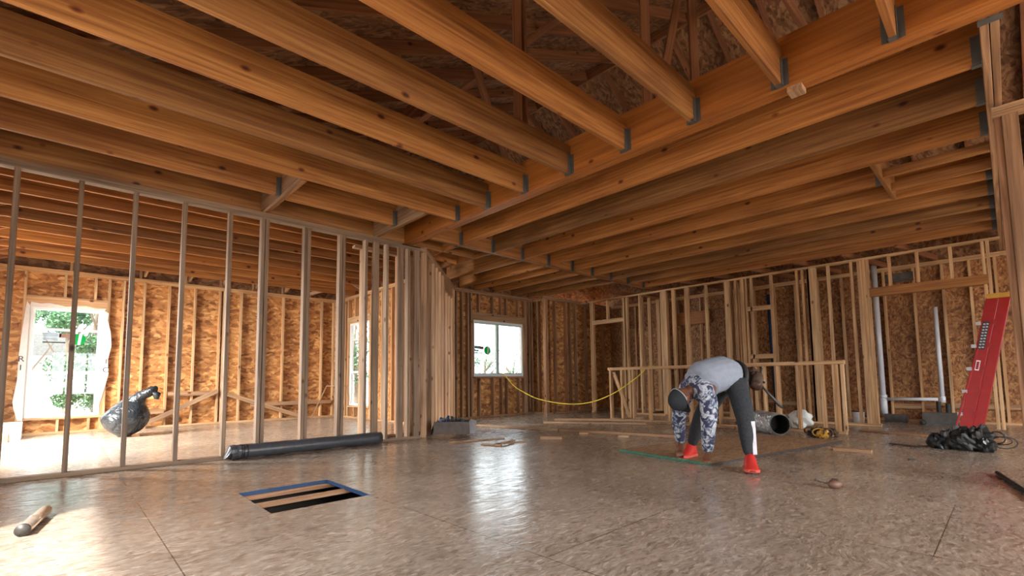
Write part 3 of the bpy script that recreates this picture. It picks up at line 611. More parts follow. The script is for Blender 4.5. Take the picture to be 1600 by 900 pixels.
# diagonal braces on the back wall
o = member('wall_brace', (1.10, 10.99, .06), (2.28, 10.99, .66), .03, .085, 'stud', None, (0, 1, 0)); tag(o, 'diagonal brace board rising right toward the doubled stud, back wall', 'brace')
o = member('wall_brace', (2.38, 10.99, .62), (3.9, 10.99, .02+.04), .03, .085, 'stud', None, (0, 1, 0)); tag(o, 'diagonal brace board falling right from the doubled stud, back wall', 'brace')
for a, b_, z, lab in ((.95, 1.42, .30, 'low blocking board on the back wall beside the black bag'), (1.47, 2.27, .62, 'blocking board on the back wall above the rising brace'), (2.9, 4.6, .36, 'long low blocking board on the orange end of the back wall')):
    tag(member('blocking_board', (a, 11.02, z), (b_, 11.02, z), .03, .085, 'stud', None, (0, 1, 0)), lab, 'blocking')
fr = thing('leaning_frame', (4.45, 10.6, 0), 'thin triangular wooden frame leaning in the back room corner', 'frame')
for a, b_ in (((4.1, 10.85, .02), (4.45, 10.9, .72)), ((4.45, 10.9, .72), (4.72, 10.5, .72)), ((4.72, 10.5, .72), (4.6, 10.3, .3)), ((4.1, 10.85, .02), (4.6, 10.6, .02))): member('slat', a, b_, .02, .02, 'stud', fr)

# ------------------------------------------------------------------ floor opening
hb_ = thing('floor_opening_framing', (1.3, 3.6, -.02), 'two dark joists showing in the square floor opening', 'floor joists')
member('floor_joist', (.2, 3.985, -.045), (2.4, 3.985, -.045), .089, .035, 'stud', hb_); member('floor_joist', (.2, 3.64, -.040), (2.4, 3.64, -.040), .035, .035, 'stud', hb_); member('floor_joist', (.2, 3.17, -.065), (2.4, 3.17, -.065), .089, .085, 'stud', hb_)
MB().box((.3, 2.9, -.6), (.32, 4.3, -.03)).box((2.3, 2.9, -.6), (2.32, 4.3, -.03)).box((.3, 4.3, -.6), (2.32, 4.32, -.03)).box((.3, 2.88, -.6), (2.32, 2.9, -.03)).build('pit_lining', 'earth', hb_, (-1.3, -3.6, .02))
ed = MB(); ed.box((HX0, HY1-.004, -.026), (HX1, HY1+.001, .0015)); ed.box((HX1-.004, HY0, -.026), (HX1+.001, HY1, .0015))
o = ed.build('trim_1', 'blue'); o['kind'] = 'structure'

# ------------------------------------------------------------------ strand-board sheet under the man
ang = math.atan2(1.94-3.06, 4.352-4.55)
sh = thing('board_sheet', (4.35, 1.94, 0), 'brown strand-board sheet with green edges the man bends over', 'board sheet')
ex = (Vector((6.95, 1.46, 0))-Vector((4.35, 1.94, 0))).normalized(); ey = Vector((-ex.y, ex.x, 0))
pts = [(0, 0), (2.62, 0), (2.62, 1.15), (0, 1.15)]
pw = [(ex*a+ey*b) for a, b in pts]
MB().prism([(p.x, p.y) for p in pw], 0.004, .018).build('panel', 'sheet', sh)
def strip(a, b_, nm, mat):
    d = (b_-a).normalized(); n_ = Vector((d.y, -d.x, 0))*.004
    MB().prism([((a-n_).x, (a-n_).y), ((b_-n_).x, (b_-n_).y), ((b_+n_).x, (b_+n_).y), ((a+n_).x, (a+n_).y)], 0.002, .020).build(nm, mat, sh)['label'] = 'sealed sheet edge'
strip(pw[3], pw[0], 'edge_strip', 'green'); strip(pw[0], pw[1], 'edge_strip', 'earth')
for t in (.25, .3, .36): MB().box((-.018, -.006, 0), (.018, .002, .001)).build('edge_print', 'paper', sh, (pw[0]+(pw[3]-pw[0])*t)+Vector((-.004, 0, .0195)), (0, 0, math.atan2(ey.y, ey.x)))

# ------------------------------------------------------------------ loose lumber
def board(p, q, w, h_, label, z=0., mat='stud', group=None, nm='loose_board', side=None):
    p = Vector((*p, z+h_/2+.001)); q = Vector((*q, z+h_/2+.001)); d = (q-p).normalized()
    o = member(nm, p, q, w, h_, mat, None, (-d.y, d.x, 0)); return tag(o, label, 'board', group)
G = 'loose lumber on the floor'
board((5.35, 6.60), (5.72, 4.95), .089, T, 'long two-by-four lying nearest the toolbox, left half', 0, 'stud', G)
board((5.72, 4.93), (6.05, 3.15), .089, T, 'long two-by-four on the floor running right toward the man', 0, 'stud', G)
board((6.5, 6.0), (7.45, 4.45), .089, T, 'brown two-by-four lying in front of the half wall', 0, 'stud', G)
board((6.75, 5.95), (7.6, 4.65), .089, T, 'upper two-by-four lying on the brown one before the half wall', T+.002, 'stud', G)
board((7.55, 4.72), (7.62, 4.60), .09, T, 'tiny cut-off on top of the lumber before the half wall', 2*T+.004, 'stud', G)
board((5.85, 6.45), (6.5, 5.55), .12, .012, 'thin pale strip left of the brown two-by-four', 0, 'sheet', G)
board((6.10, 7.05), (6.50, 6.75), .10, .012, 'thin dark strip under the sliding window', 0, 'sheet', G)
board((3.68, 5.08), (4.45, 4.85), .03, .02, 'thin stick lying farthest left on the floor', 0, 'sheet', G)
board((3.66, 4.98), (3.98, 4.94), .05, .012, 'short splinter board beside the leftmost stick', 0, 'stud', G)
board((4.02, 4.55), (4.42, 4.42), .05, .012, 'pale short strip near the bright window reflection', 0, 'stud', G)
board((3.85, 4.62), (3.95, 4.36), .05, .018, 'reddish short strip near the bright window reflection', 0, 'sheet', G)
board((3.98, 4.38), (4.30, 4.50), .04, .018, 'crossed thin strip near the bright window reflection', .019, 'sheet', G)
board((4.76, 4.46), (4.95, 4.24), .089, T, 'short two-by-four block lying by itself left of the man', 0, 'stud', G)
board((5.55, 4.42), (5.63, 4.32), .07, .03, 'small wood cut-off in front of the long two-by-four, left one', 0, 'stud', G)
board((5.60, 3.78), (5.67, 3.66), .06, .03, 'small wood cut-off in front of the long two-by-four, right one', 0, 'stud', G)
board((6.15, 1.38), (6.17, 1.05), .12, .03, 'pale board end lying right of the sheet corner', 0, 'stud', G)
board((7.75, 3.05), (7.75, 4.4), .06, .03, 'thin board lying along the foot of the half wall', 0, 'sheet', G)
board((8.5, 1.55), (8.15, .1), .14, .02, 'flat board on the floor in front of the ladder', 0, 'stud', G)
board((5.9, .72), (5.92, .68), .03, .012, 'tiny dark scrap on the right floor', 0, 'dark', G)

# ------------------------------------------------------------------ roll of membrane
rl = thing('membrane_roll', (2.2, 5.73, 0), 'long dark grey wrapped roll lying along the foot of the partition', 'roll')
n = 16; pr = []
for i in range(25): pr.append((1.38+i*.07, 5.735, .079+random.uniform(-.001, .001)))
MB().tube(pr, [.073+random.uniform(-.0015, .0015) for _ in pr], 20).build('roll_body', 'roll', rl, -rl.location, None, True)
# crumpled wrapper end
mb = MB(); pts_ = [(1.38, 5.735, .079), (1.355, 5.735, .078), (1.33, 5.735, .074), (1.31, 5.735, .07), (1.335, 5.735, .07)]
mb.tube(pts_, [.077, .079, .076, .070, .045], 14); 
mb.build('wrapper_end', 'roll', rl, -rl.location)['label'] = 'crumpled wrapper end'
for x in (1.42, 1.44, 1.475): MB().tube([(x, 5.735, .079), (x+.012, 5.735, .079)], .0765, 20).build('tape_band', 'black', rl, -rl.location, None, True)

# ------------------------------------------------------------------ trash bag
bg_ = thing('trash_bag', (.80, 9.62, 0), 'full black trash bag twisted shut on the back room floor', 'trash bag')
mb = MB().blob((-.04, 0, .31), (.31, .30, .315), 3, .12, 22, 2.4)
v = mb.v
for i, (x, y, z) in enumerate(v):
    if z < .02: z = .004+.002*random.random()
    k_ = max(0, (z-.3)/.3)
    v[i] = (x*(1-.45*k_)+.06*k_, y*(1-.4*k_), z)
mb.build('bag_body', 'bag', bg_, None, None, True)
nk = MB().tube([(.03, 0, .42), (.08, -.02, .55), (.14, -.05, .63), (.21, -.08, .66), (.29, -.10, .73), (.33, -.12, .76)], [.18, .12, .075, .07, .065, .02], 14)
for i, p in enumerate(nk.v): nk.v[i] = (p[0]+random.uniform(-.012, .012), p[1]+random.uniform(-.012, .012), p[2]+random.uniform(-.012, .012))
nk.build('twisted_neck', 'bag', bg_, None, None, True)
fp = MB().tube([(.26, -.10, .70), (.33, -.13, .64), (.32, -.14, .57)], [.03, .06, .03], 10); fp.build('bag_tail', 'bag', bg_, None, None, True)

# ------------------------------------------------------------------ box of connectors
bx_ = thing('parts_box', (4.17, 5.66, 0), 'low grey box full of metal connectors at the partition end', 'box', None, R(-43))
mb = MB(); mb.box((-.25, -.15, .045), (.25, .15, .06)); mb.box((-.25, -.152, .045), (.25, -.145, .22)); mb.box((-.25, .145, .045), (.25, .152, .22)); mb.box((-.255, -.15, .045), (-.248, .15, .2)); mb.box((.248, -.15, .045), (.255, .15, .23))
mb.build('box_body', 'greycard', bx_)
fl_ = MB().add([(.255, -.15, .22), (.255, .15, .24), (.34, .17, .20), (.335, -.13, .05), (.26, -.14, .05)], [(0, 1, 2, 3, 4)]); fl_.build('open_flap', 'greyflap', bx_)['label'] = 'pale open side flap'
mb = MB(); mb.add([(-.25, -.15, .2), (-.25, .1, .2), (-.31, .06, .02), (-.32, -.12, .02)], [(0, 1, 2, 3)]); mb.build('torn_flap', 'greycard', bx_)
for i in range(26):
    a = random.uniform(0, 6.28); L = random.uniform(.06, .13); c0 = (random.uniform(-.18, .16), random.uniform(-.1, .1), .17+random.random()*.075)
    q = MB().box((-L/2, -.02, -.0015), (L/2, .02, .0015)).box((-L/2, -.02, 0), (-L/2+.003, .02, .045))
    o = q.build('metal_connector', 'metal' if i % 3 else 'blue', None, (4.17+c0[0]*math.cos(R(-43))-c0[1]*math.sin(R(-43)), 5.66+c0[0]*math.sin(R(-43))+c0[1]*math.cos(R(-43)), c0[2]), (random.uniform(-.5, .5), random.uniform(-.5, .5), a))
    tag(o, 'small folded steel connector heaped in the low grey box', 'connector', 'connectors in the grey box')

# ------------------------------------------------------------------ silver tube front left
tb = thing('silver_tube', (-.08, 3.95, 0), 'short shiny silver tube lying on the bottom left floor', 'tube')
d0, d1 = Vector((-.115, 3.72, .033)), Vector((-.035, 4.20, .033)); d0 -= tb.location; d1 -= tb.location
MB().tube([d0, d1], .031, 20).build('tube_body', 'tube', tb, None, None, True)
MB().tube([d0-(d1-d0)*.02, d0+(d1-d0)*.02], .033, 20).build('tube_cap', 'dark', tb, None, None, True)
# box and paper at far left
pb = thing('white_box', (-.55, 10.45, 0), 'white cardboard box by the wall left of the tall window', 'box'); MB().box((-.25, -.1, 0), (.14, .25, .25)).build('box_body', 'paper', pb); MB().box((-.26, -.11, .2), (.15, -.1, .26)).build('lid_edge', 'paper', pb)
pb = thing('cardboard_box', (-.68, 10.10, 0), 'small brown cardboard box in front of the white one', 'box'); MB().box((-.2, -.12, 0), (.16, .1, .11)).build('box_body', 'card', pb)
MB().add([(-.2, -.12, .11), (.16, -.12, .11), (.2, -.02, .17), (-.15, -.02, .17)], [(0, 1, 2, 3)]).build('open_flap', 'card', pb)

# ------------------------------------------------------------------ yellow cord
cp = [(7.27, 8.03, .965), (7.26, 7.90, .945), (7.265, 7.86, .90), (7.30, 7.69, .72), (7.34, 7.52, .60), (7.42, 7.11, .42), (7.49, 6.77, .345), (7.56, 6.42, .305), (7.63, 6.06, .305), (7.70, 5.71, .37), (7.77, 5.38, .50), (7.82, 5.12, .65), (7.87, 4.86, .83), (7.905, 4.66, 1.00), (7.93, 4.60, 1.035), (7.99, 4.54, 1.02), (8.0, 4.5, .94)]
def smooth(pts, n=5):
    P_ = [Vector(p) for p in pts]; out = []
    for i in range(len(P_)-1):
        a, b_, c, d = P_[max(i-1, 0)], P_[i], P_[i+1], P_[min(i+2, len(P_)-1)]
        for k_ in range(n):
            t = k_/n; out.append(.5*((2*b_)+(-a+c)*t+(2*a-5*b_+4*c-d)*t*t+(-a+3*b_-3*c+d)*t**3))
    return out+[P_[-1]]
o = MB().tube(smooth(cp), .010, 8).build('extension_cord', 'cord', None, None, None, True); tag(o, 'yellow cord sagging from the sliding window sill to the half wall', 'cord')

# ------------------------------------------------------------------ pipes
def pipe(name, pts, r, label, mat='pipe', extra=None):
    e = thing(name, (pts[0][0], pts[0][1], 0), label, 'pipe'); MB().tube([Vector(p)-e.location for p in pts], r, 18).build('pipe_run', mat, e, None, None, True)
    for p, q, rr in (extra or []): MB().tube([Vector(p)-e.location, Vector(q)-e.location], rr, 18).build('coupling', mat, e, None, None, True)
    return e
pipe('drain_pipe', [(10.75, 1.61, .10), (10.75, 1.61, 2.83)], .046, 'thick white vent pipe rising behind the long stud wall', 'pipe', [((10.75, 1.61, .10), (10.75, 1.61, .42), .056), ((10.75, 1.61, .40), (10.75, 1.61, .46), .062)])
pipe('vent_pipe', [(10.75, .815, .36), (10.75, .815, 1.96)], .033, 'slim white capped pipe standing left of the red ladder', 'pipe', [((10.75, .815, .34), (10.75, .815, .44), .042)])
pipe('cross_pipe', [(10.73, 1.55, .385), (10.73, .87, .395)], .026, 'horizontal white pipe joining the two upright pipes', 'pipe')
pipe('blue_pipe', [(10.5, 3.30, .02), (10.5, 3.34, 2.5)], .035, 'dark blue upright pipe deep behind the long stud wall', 'blue')
for i, (y, x, w, lab) in enumerate(((1.42, 10.55, .30, 'dark block at the foot of the thick white pipe'), (.82, 10.25, .42, 'dark block under the slim white pipe'))):
    e = thing('foam_block', (x, y, 0), lab, 'block'); MB().box((-.08, -w/2, 0), (.08, w/2, .13 if i == 0 else .2)).build('block_body', 'darkblock', e)
e = thing('black_valve', (10.6, .74, 0), 'black drain fitting standing at the slim pipe foot', 'drain fitting'); MB().tube([(0, 0, 0), (0, 0, .33)], .035, 12).build('body', 'rubber', e); MB().tube([(.02, .12, 0), (.02, .12, .36)], .03, 12).build('branch', 'rubber', e)
o = member('blocking_board', (9.6, 1.30, 2.36), (9.6, .95, 2.36), .04, .14, 'darkblock', None, (1, 0, 0)); tag(o, 'dark block across the thick pipe near its top', 'blocking')
e = thing('bucket', (9.80, 1.82, 0), 'small white bucket behind the right end of the stud wall', 'bucket'); MB().tube([(0, 0, 0), (0, 0, .2)], [.075, .09], 16).build('bucket_body', 'paper', e, None, None, True); MB().tube([(0, 0, .2), (0, 0, .215)], .094, 16).build('rim', 'dark', e)
e = thing('clear_bag', (8.55, 2.35, 0), 'crumpled clear plastic bag behind the half wall', 'plastic bag'); MB().blob((0, 0, .13), (.16, .16, .13), 8, .3, 14, 4).build('bag_body', 'whitelabel', e)

# ------------------------------------------------------------------ ladder
ld = thing('step_ladder', (8.45, .41, 0), 'folded red fibreglass stepladder leaning at the right', 'ladder')
def lp(y, z, x=0.): return Vector((x, y, z))
base_y, top_y, ztop = .0, -.375, 1.80
def rail(nm, x, y0, w, zt_, mat='red', z0=.0, dp=.026):
    a = Vector((x, y0, z0)); b_ = Vector((x+.12, y0+top_y, zt_)); return member2(nm, a, b_, w, dp, mat)
def member2(nm, a, b_, w, dp, mat):
    o = member(nm, ld.location+a, ld.location+b_, w, dp, mat, ld, (0, 1, 0)); return o
rail('front_rail', 0, .06, .115, 1.78); rail('front_rail', .36, .06, .115, 1.78)
rail('rear_rail', .01, -.055, .095, 1.78, 'red'); rail('rear_rail', .37, -.055, .095, 1.78, 'red')
rail('edge_rail', -.02, .155, .022, 1.45, 'red')
for i in range(1, 6):
    z = i*.29; yy = .05+top_y*z/1.8; xx = .12*z/1.8
    MB().box((xx, yy-.035, z-.01), (xx+.38, yy+.045, z+.015)).build('step', 'metal', ld)
    MB().box((xx-.024, yy+.06, z-.012), (xx-.01, yy+.11, z+.03)).build('step_bracket', 'greyflap', ld)
    MB().box((xx-.022, yy-.075, z-.012), (xx-.012, yy-.045, z+.05)).build('rivet_plate', 'red', ld)
tc_ = MB().box((.09, -.47, 1.77), (.53, -.26, 1.83)); tc_.build('top_cap', 'yellow', ld)
for a in ((0, .03), (.36, .03), (0, -.07), (.36, -.07)): MB().box((a[0]-.02, a[1]-.045, 0), (a[0]+.03, a[1]+.04, .12)).build('foot', 'yellow', ld)
lbl = bpy.data.objects.new('warning_label', None); COL.objects.link(lbl); lbl.parent = ld
def onrail(z, nm, mat, w, h_, off=.0, dx=-.016):
    y = .065+off+top_y*z/1.8; x = .12*z/1.8+dx
    o = MB().box((-.002, -w/2, -h_/2), (.002, w/2, h_/2)).build(nm, mat, lbl, (x, y, z)); o.rotation_euler = (R(11.8), R(3.8), 0); return o
onrail(1.30, 'label_panel', 'ink', .062, .36)
for r_ in range(9):
    for c2 in (-.014, .014): onrail(1.15+r_*.037, 'label_mark', 'greyflap', .02, .018, c2, -.0195)
onrail(.92, 'logo_plate', 'paper', .04, .13); onrail(.92, 'logo_inner', 'red', .024, .1, 0, -.0195)
# black heap
hp = thing('tool_bag_heap', (7.05, .42, 0), 'heap of black bags and cables at the ladder foot', 'bag')
for i, (x, y, rx, ry, rz_) in enumerate(((0, .18, .12, .10, .08), (.02, .08, .13, .09, .10), (.0, -.02, .14, .12, .10), (.05, -.13, .12, .12, .12), (-.05, -.2, .09, .08, .07), (.08, .0, .1, .1, .12))):
    MB().blob((x, y, rz_*.93), (rx, ry, rz_), 20+i, .35, 12, 4).build('bag_lump', 'rubber' if i % 2 else 'black', hp)
def loop(nm, cx, cy, cz, r1, r2, tilt, par, mat='rubber', th=.006):
    pts = [(cx+r1*math.cos(t)*math.sin(tilt), cy+r1*math.cos(t)*math.cos(tilt), max(.01, cz+r2*math.sin(t))) for t in [i*2*math.pi/20 for i in range(21)]]
    MB().tube(pts, th, 6, False).build(nm, mat, par, None, None, True)
loop('cable_loop', 0, -.30, .12, .09, .04, .2, hp); loop('cable_loop', .03, -.33, .10, .10, .06, -.3, hp); loop('cable_loop', 0, -.28, .15, .07, .06, .5, hp)
MB().tube(smooth([(.0, .2, .03), (-.1, .35, .012), (.0, .55, .01), (.05, .62, .01)]), .008, 6).build('cable_end', 'rubber', hp)
# straps heap
hp = thing('harness_heap', (7.35, 1.82, 0), 'pile of yellow and orange harness straps by the half wall end', 'harness')
for i in range(7): MB().blob((random.uniform(-.08, .08), random.uniform(-.17, .17), .05), (.09, .08, .06), 40+i, .35, 9, 4).build('strap_lump', ['rubber', 'yellow', 'leather', 'black', 'yellow', 'leather', 'rubber'][i], hp)
for i in range(6): loop('strap_loop', random.uniform(-.1, .1), random.uniform(-.15, .15), .07, .07, .05, random.uniform(0, 3), hp, ['yellow', 'leather', 'rubber'][i % 3], .009)
# reel
rr_ = thing('chalk_line_reel', (4.06, .92, 0), 'small brown chalk reel alone on the right floor', 'reel')
MB().blob((0, 0, .032), (.05, .032, .032), 2, .02, 14).build('reel_body', 'reel', rr_, None, (0, 0, R(-40)), True)
MB().tube([(0, 0, .03), (-.02, .05, .035), (-.035, .105, .05)], .004, 6).build('hook_line', 'dark', rr_); MB().blob((-.035, .11, .052), (.01, .01, .008), 1, 0, 6).build('hook', 'dark', rr_)
MB().tube([(.0, -.02, .064), (.01, .02, .066)], .008, 8).build('crank', 'dark', rr_)
# black pipe on the right
o = MB().tube([(5.49, .125, .016), (4.3, -.10, .016)], .015, 10).build('black_rod', 'rubber', None, None, None, True); tag(o, 'black rod on the floor at the right edge', 'rod')
o = MB().blob((10.1, 1.02, .045), (.045, .045, .042), 1, .1, 10).build('dark_ball', 'dark', None); tag(o, 'small dark lump on the floor before the pipes', 'debris')

# ------------------------------------------------------------------ foil duct and pole
dk = thing('foil_duct', (7.35, 2.45, 0), 'short roll of silver foil flexible duct behind the man', 'duct')
ax0, ax1 = Vector((7.62, 2.66, .155)), Vector((7.16, 2.22, .155)); pt_ = []; rd = []
for i in range(31): pt_.append(ax0.lerp(ax1, i/30)-dk.location); rd.append(.145+(.008 if i % 2 else -.002)+.004*math.sin(i*2.1))
MB().tube(pt_, rd, 28, False).build('foil_sleeve', 'crinkle', dk, None, None, True)
MB().tube([p*1.0 for p in pt_[1:-1]], .128, 24, False).build('inner_liner', 'rubber', dk, None, None, True)
MB().tube([pt_[15], pt_[16]], .127, 20).build('inner_dark', 'rubber', dk)
wr = [pt_[-1]+(Vector((0, 0, 1))*math.sin(t)+Vector((.69, -.72, 0))*math.cos(t))*.137 for t in [i*2*math.pi/24 for i in range(25)]]
MB().tube(wr, .006, 6, False).build('wire_rim', 'metal', dk)
o = MB().tube([(4.80, 1.66, .77), (4.93, 1.68, .66)], .010, 8)
# pry bar hanging from the belt
PX = lambda px, py, dp: None

# ------------------------------------------------------------------ outdoors
def tree(name, loc, H, rad, n, label, cat='tree', leaf=.09, trunk=True, z0=.3, group='trees and shrubs outside the windows', seed=1):
    e = thing(name, (loc[0], loc[1], -.62), label, cat, group); rnd = random.Random(seed)
    if trunk:
        tb_ = MB().tube([(0, 0, 0), (.05, .03, H*.3), (-.04, .05, H*.6), (.05, 0, H*.9)], [.09, .07, .05, .02], 8)
        for i in range(7):
            a = rnd.uniform(0, 6.28); zz = H*rnd.uniform(.3, .7); tb_.tube([(0, 0, zz), (rad*.5*math.cos(a), rad*.5*math.sin(a), zz+H*.15), (rad*.8*math.cos(a), rad*.8*math.sin(a), zz+H*.25)], [.03, .02, .008], 6)
        tb_.build('trunk', 'bark', e)
    mb = MB(); cl = [(rnd.gauss(0, rad*.45), rnd.gauss(0, rad*.45), rnd.uniform(z0*H, H), rnd.uniform(.25, .5)*rad) for _ in range(16)]
    for i in range(n):
        c = rnd.choice(cl); d = Vector((rnd.gauss(0, 1), rnd.gauss(0, 1), rnd.gauss(0, 1))).normalized()*c[3]*rnd.random()**.4
        p = Vector(c[:3])+d; u_ = Vector((rnd.gauss(0, 1), rnd.gauss(0, 1), rnd.gauss(0, 1))).normalized(); w_ = u_.orthogonal().normalized(); L = leaf*rnd.uniform(.6, 1.3)
        mb.add([p-u_*L/2, p+w_*L*.22, p+u_*L/2, p-w_*L*.22], [(0, 1, 2, 3)])
    mb.build('foliage', 'leaf', e)
tree('leafy_tree', (.55, 14.6), 4.4, .8, 7000, 'bushy green tree seen in the right half of the tall window', leaf=.10, z0=.24, seed=1)
tree('leafy_tree', (-.75, 17.6), 4.6, .8, 4200, 'farther green tree seen in the left half of the tall window', z0=.45, leaf=.12, seed=2)
tree('leafy_tree', (.1, 20.5), 5.6, 1.2, 4500, 'pale tree between the others beyond the tall window', leaf=.14, z0=.5, seed=3)
tree('leafy_tree', (7.5, 15.9), 4.6, 1.0, 3000, 'green tree beyond the narrow window', leaf=.12, seed=4)
tree('leafy_tree', (9.0, 18.6), 4.8, 1.2, 2400, 'second green tree beyond the narrow window', leaf=.12, seed=11)
tree('shrub', (11.9, 14.0), 2.65, .8, 2600, 'sparse shrub low in the left pane of the sliding window', 'shrub', .09, True, .35, seed=5)
tree('shrub', (13.8, 14.4), 2.5, .7, 1500, 'sparse shrub low in the right pane of the sliding window', 'shrub', .09, True, .4, seed=6)
ho = thing('white_outbuilding', (-1.0, 22.5, -.62), 'low white outbuilding beyond the tall window', 'building'); MB().box((-1.6, -1, 0), (1.9, 1.5, 2.4)).build('walls', 'white', ho); MB().add([(-1.8, -1.2, 2.4), (2.1, -1.2, 2.4), (2.1, 1.7, 2.4), (-1.8, 1.7, 2.4), (-1.8, .25, 3.2), (2.1, .25, 3.2)], [(0, 1, 5, 4), (3, 4, 5, 2), (0, 4, 3), (1, 2, 5), (0, 3, 2, 1)]).build('roof', 'darkblock', ho)
#MAN#
# ------------------------------------------------------------------ the man
def skin(name, verts, edges, mat, parent, sub=2, voxel=None, extra=None, root=0, smooth_=True):
    """verts: (x, y, z, radius or (rx, ry)); a continuous skinned surface, baked to a mesh"""
    me = bpy.data.meshes.new(name); me.from_pydata([v[:3] for v in verts], edges, []); o = bpy.data.objects.new(name, me); COL.objects.link(o)
    md = o.modifiers.new('skin', 'SKIN'); md.use_smooth_shade = True; md.branch_smoothing = .6
    for i, v in enumerate(verts):
        d = me.skin_vertices[0].data[i]; r = v[3]; d.radius = (r, r) if not isinstance(r, tuple) else r; d.use_root = (i == root)
    s_ = o.modifiers.new('sub', 'SUBSURF'); s_.levels = sub; s_.render_levels = sub
    dg = bpy.context.evaluated_depsgraph_get(); dg.update()
    m2 = bpy.data.meshes.new_from_object(o.evaluated_get(dg)); bpy.data.objects.remove(o)
    if extra or voxel:
        bm = bmesh.new(); bm.from_mesh(m2)
        for em in (extra or []):
            bm.from_mesh(em)
        bm.to_mesh(m2); bm.free()
    o = bpy.data.objects.new(name, m2); COL.objects.link(o)
    if voxel:
        r = o.modifiers.new('remesh', 'REMESH'); r.mode = 'VOXEL'; r.voxel_size = voxel; r.use_smooth_shade = True
        sm = o.modifiers.new('smooth', 'SMOOTH'); sm.iterations = 2; sm.factor = .4
        dg = bpy.context.evaluated_depsgraph_get(); dg.update()
        m3 = bpy.data.meshes.new_from_object(o.evaluated_get(dg)); bpy.data.objects.remove(o); o = bpy.data.objects.new(name, m3); COL.objects.link(o)
    o.data.materials.clear(); o.data.materials.append(M[mat])
    for p in o.data.polygons: p.use_smooth = True
    if parent: o.parent = parent; o.location = -parent.location
    return o
pn = thing('person', (4.5, 1.95, 0), 'man in black cap, pale t-shirt, camouflage sleeves and red shoes bending to the floor', 'person')
V = Vector
pel, spi, che, nek = V((4.66, 1.82, .80)), V((4.50, 1.875, .845)), V((4.30, 1.96, .80)), V((4.155, 2.01, .70))
hed = V((4.035, 2.055, .625))
hipN, kneN, ankN = V((4.56, 1.76, .74)), V((4.40, 1.64, .44)), V((4.365, 1.605, .11))
hipF, kneF, ankF = V((4.68, 1.93, .74)), V((4.65, 2.15, .44)), V((4.68, 2.29, .11))
shN, elN, wrN = V((4.13, 1.83, .64)), V((4.12, 1.85, .37)), V((4.225, 1.915, .125))
shF, elF, wrF = V((4.27, 2.13, .70)), V((4.285, 2.215, .39)), V((4.395, 2.25, .16))
toN, toF = V((4.24, 1.55, .04)), V((4.55, 2.29, .04))
vs = []; es = []
def add(p, r, pr=None):
    vs.append((*p, r)); 
    if pr is not None: es.append((pr, len(vs)-1))
    return len(vs)-1
r0 = add(pel, .12); a = add(spi, .115, r0); b_ = add(che, .125, a); c = add(nek, .06, b_); hd_ = add(hed+(nek-hed)*.35, .05, c)
for sh_, el, wr_, fing in ((shN, elN, wrN, V((.05, .035, -.07))), (shF, elF, wrF, V((.035, .03, -.075)))):
    q = add(sh_, .055, b_); q = add(sh_.lerp(el, .5), .046, q); q = add(el, .038, q); q = add(el.lerp(wr_, .5), .034, q); q = add(wr_, .025, q)
    pd = fing.normalized(); palm = wr_+pd*.05; q = add(palm, (.040, .024), q)
    sdv = pd.cross(V((.69, .72, 0))).normalized()
    for k_ in range(4):
        o_ = (k_-1.5)*.019; L = (.062, .072, .068, .052)[k_]
        f1 = palm+pd*.03+sdv*o_; f2 = f1+pd*L*.5+V((-.012, 0, -.004)); f3 = f2+V((.0, -.0, -.02))+V((-.012, -.01, 0)) if True else f1
        f2.z = max(f2.z, .036); f3.z = max(f3.z, .030)
        g = add(f1, .012, q); g = add(f2, .011, g); add(f3, .0095, g)
    t1 = palm-sdv*.03-pd*.015; g = add(t1, .011, q); t2 = t1+pd*.035-sdv*.012; t2.z = max(t2.z, .032); add(t2, .009, g)
for hp_, kn, an, to in ((hipN, kneN, ankN, toN), (hipF, kneF, ankF, toF)):
    q = add(hp_, .085, r0); q = add(hp_.lerp(kn, .5), .075, q); q = add(kn, .052, q); q = add(kn.lerp(an, .4), .052, q); q = add(an, .034, q); q = add(an+(to-an)*.45+V((0, 0, -.03)), .034, q); add(to, .028, q)
# head: crown points image-left and down, the face looks at the floor
cr_ = (hed-nek).normalized(); cr_ = (cr_+V((-.25, .1, -.15))).normalized()
fc = V((.30, -.02, -1)); fc = (fc-cr_*fc.dot(cr_)).normalized(); ea = cr_.cross(fc)
hm = MB().blob((0, 0, 0), (.075, .094, .112), 1, 0, 20)
for i, (x, y, z) in enumerate(hm.v):
    if z < -.03: x *= .86; y *= .93
    if y > .06 and abs(x) < .018 and -.05 < z < .02: y += .02*(1-abs(x)/.018)*(1 if z < -.015 else .5)
    if y > .05 and .008 < abs(x) < .045 and .0 < z < .03: y -= .008
    if y > .06 and abs(x) < .028 and -.075 < z < -.06: y += .006
    hm.v[i] = tuple(hed+ea*x+fc*y+cr_*z)
for s in (-1, 1):
    e_ = MB().blob((0, 0, 0), (.010, .018, .03), 4, .1, 10); hm.add([tuple(hed+ea*(x+s*.076)+fc*(y-.012)+cr_*(z-.01)) for x, y, z in e_.v], e_.f)
hmm = bpy.data.meshes.new('head'); hmm.from_pydata(hm.v, [], hm.f)
skin('body', vs, es, 'skin', pn, 2, .008, [hmm])
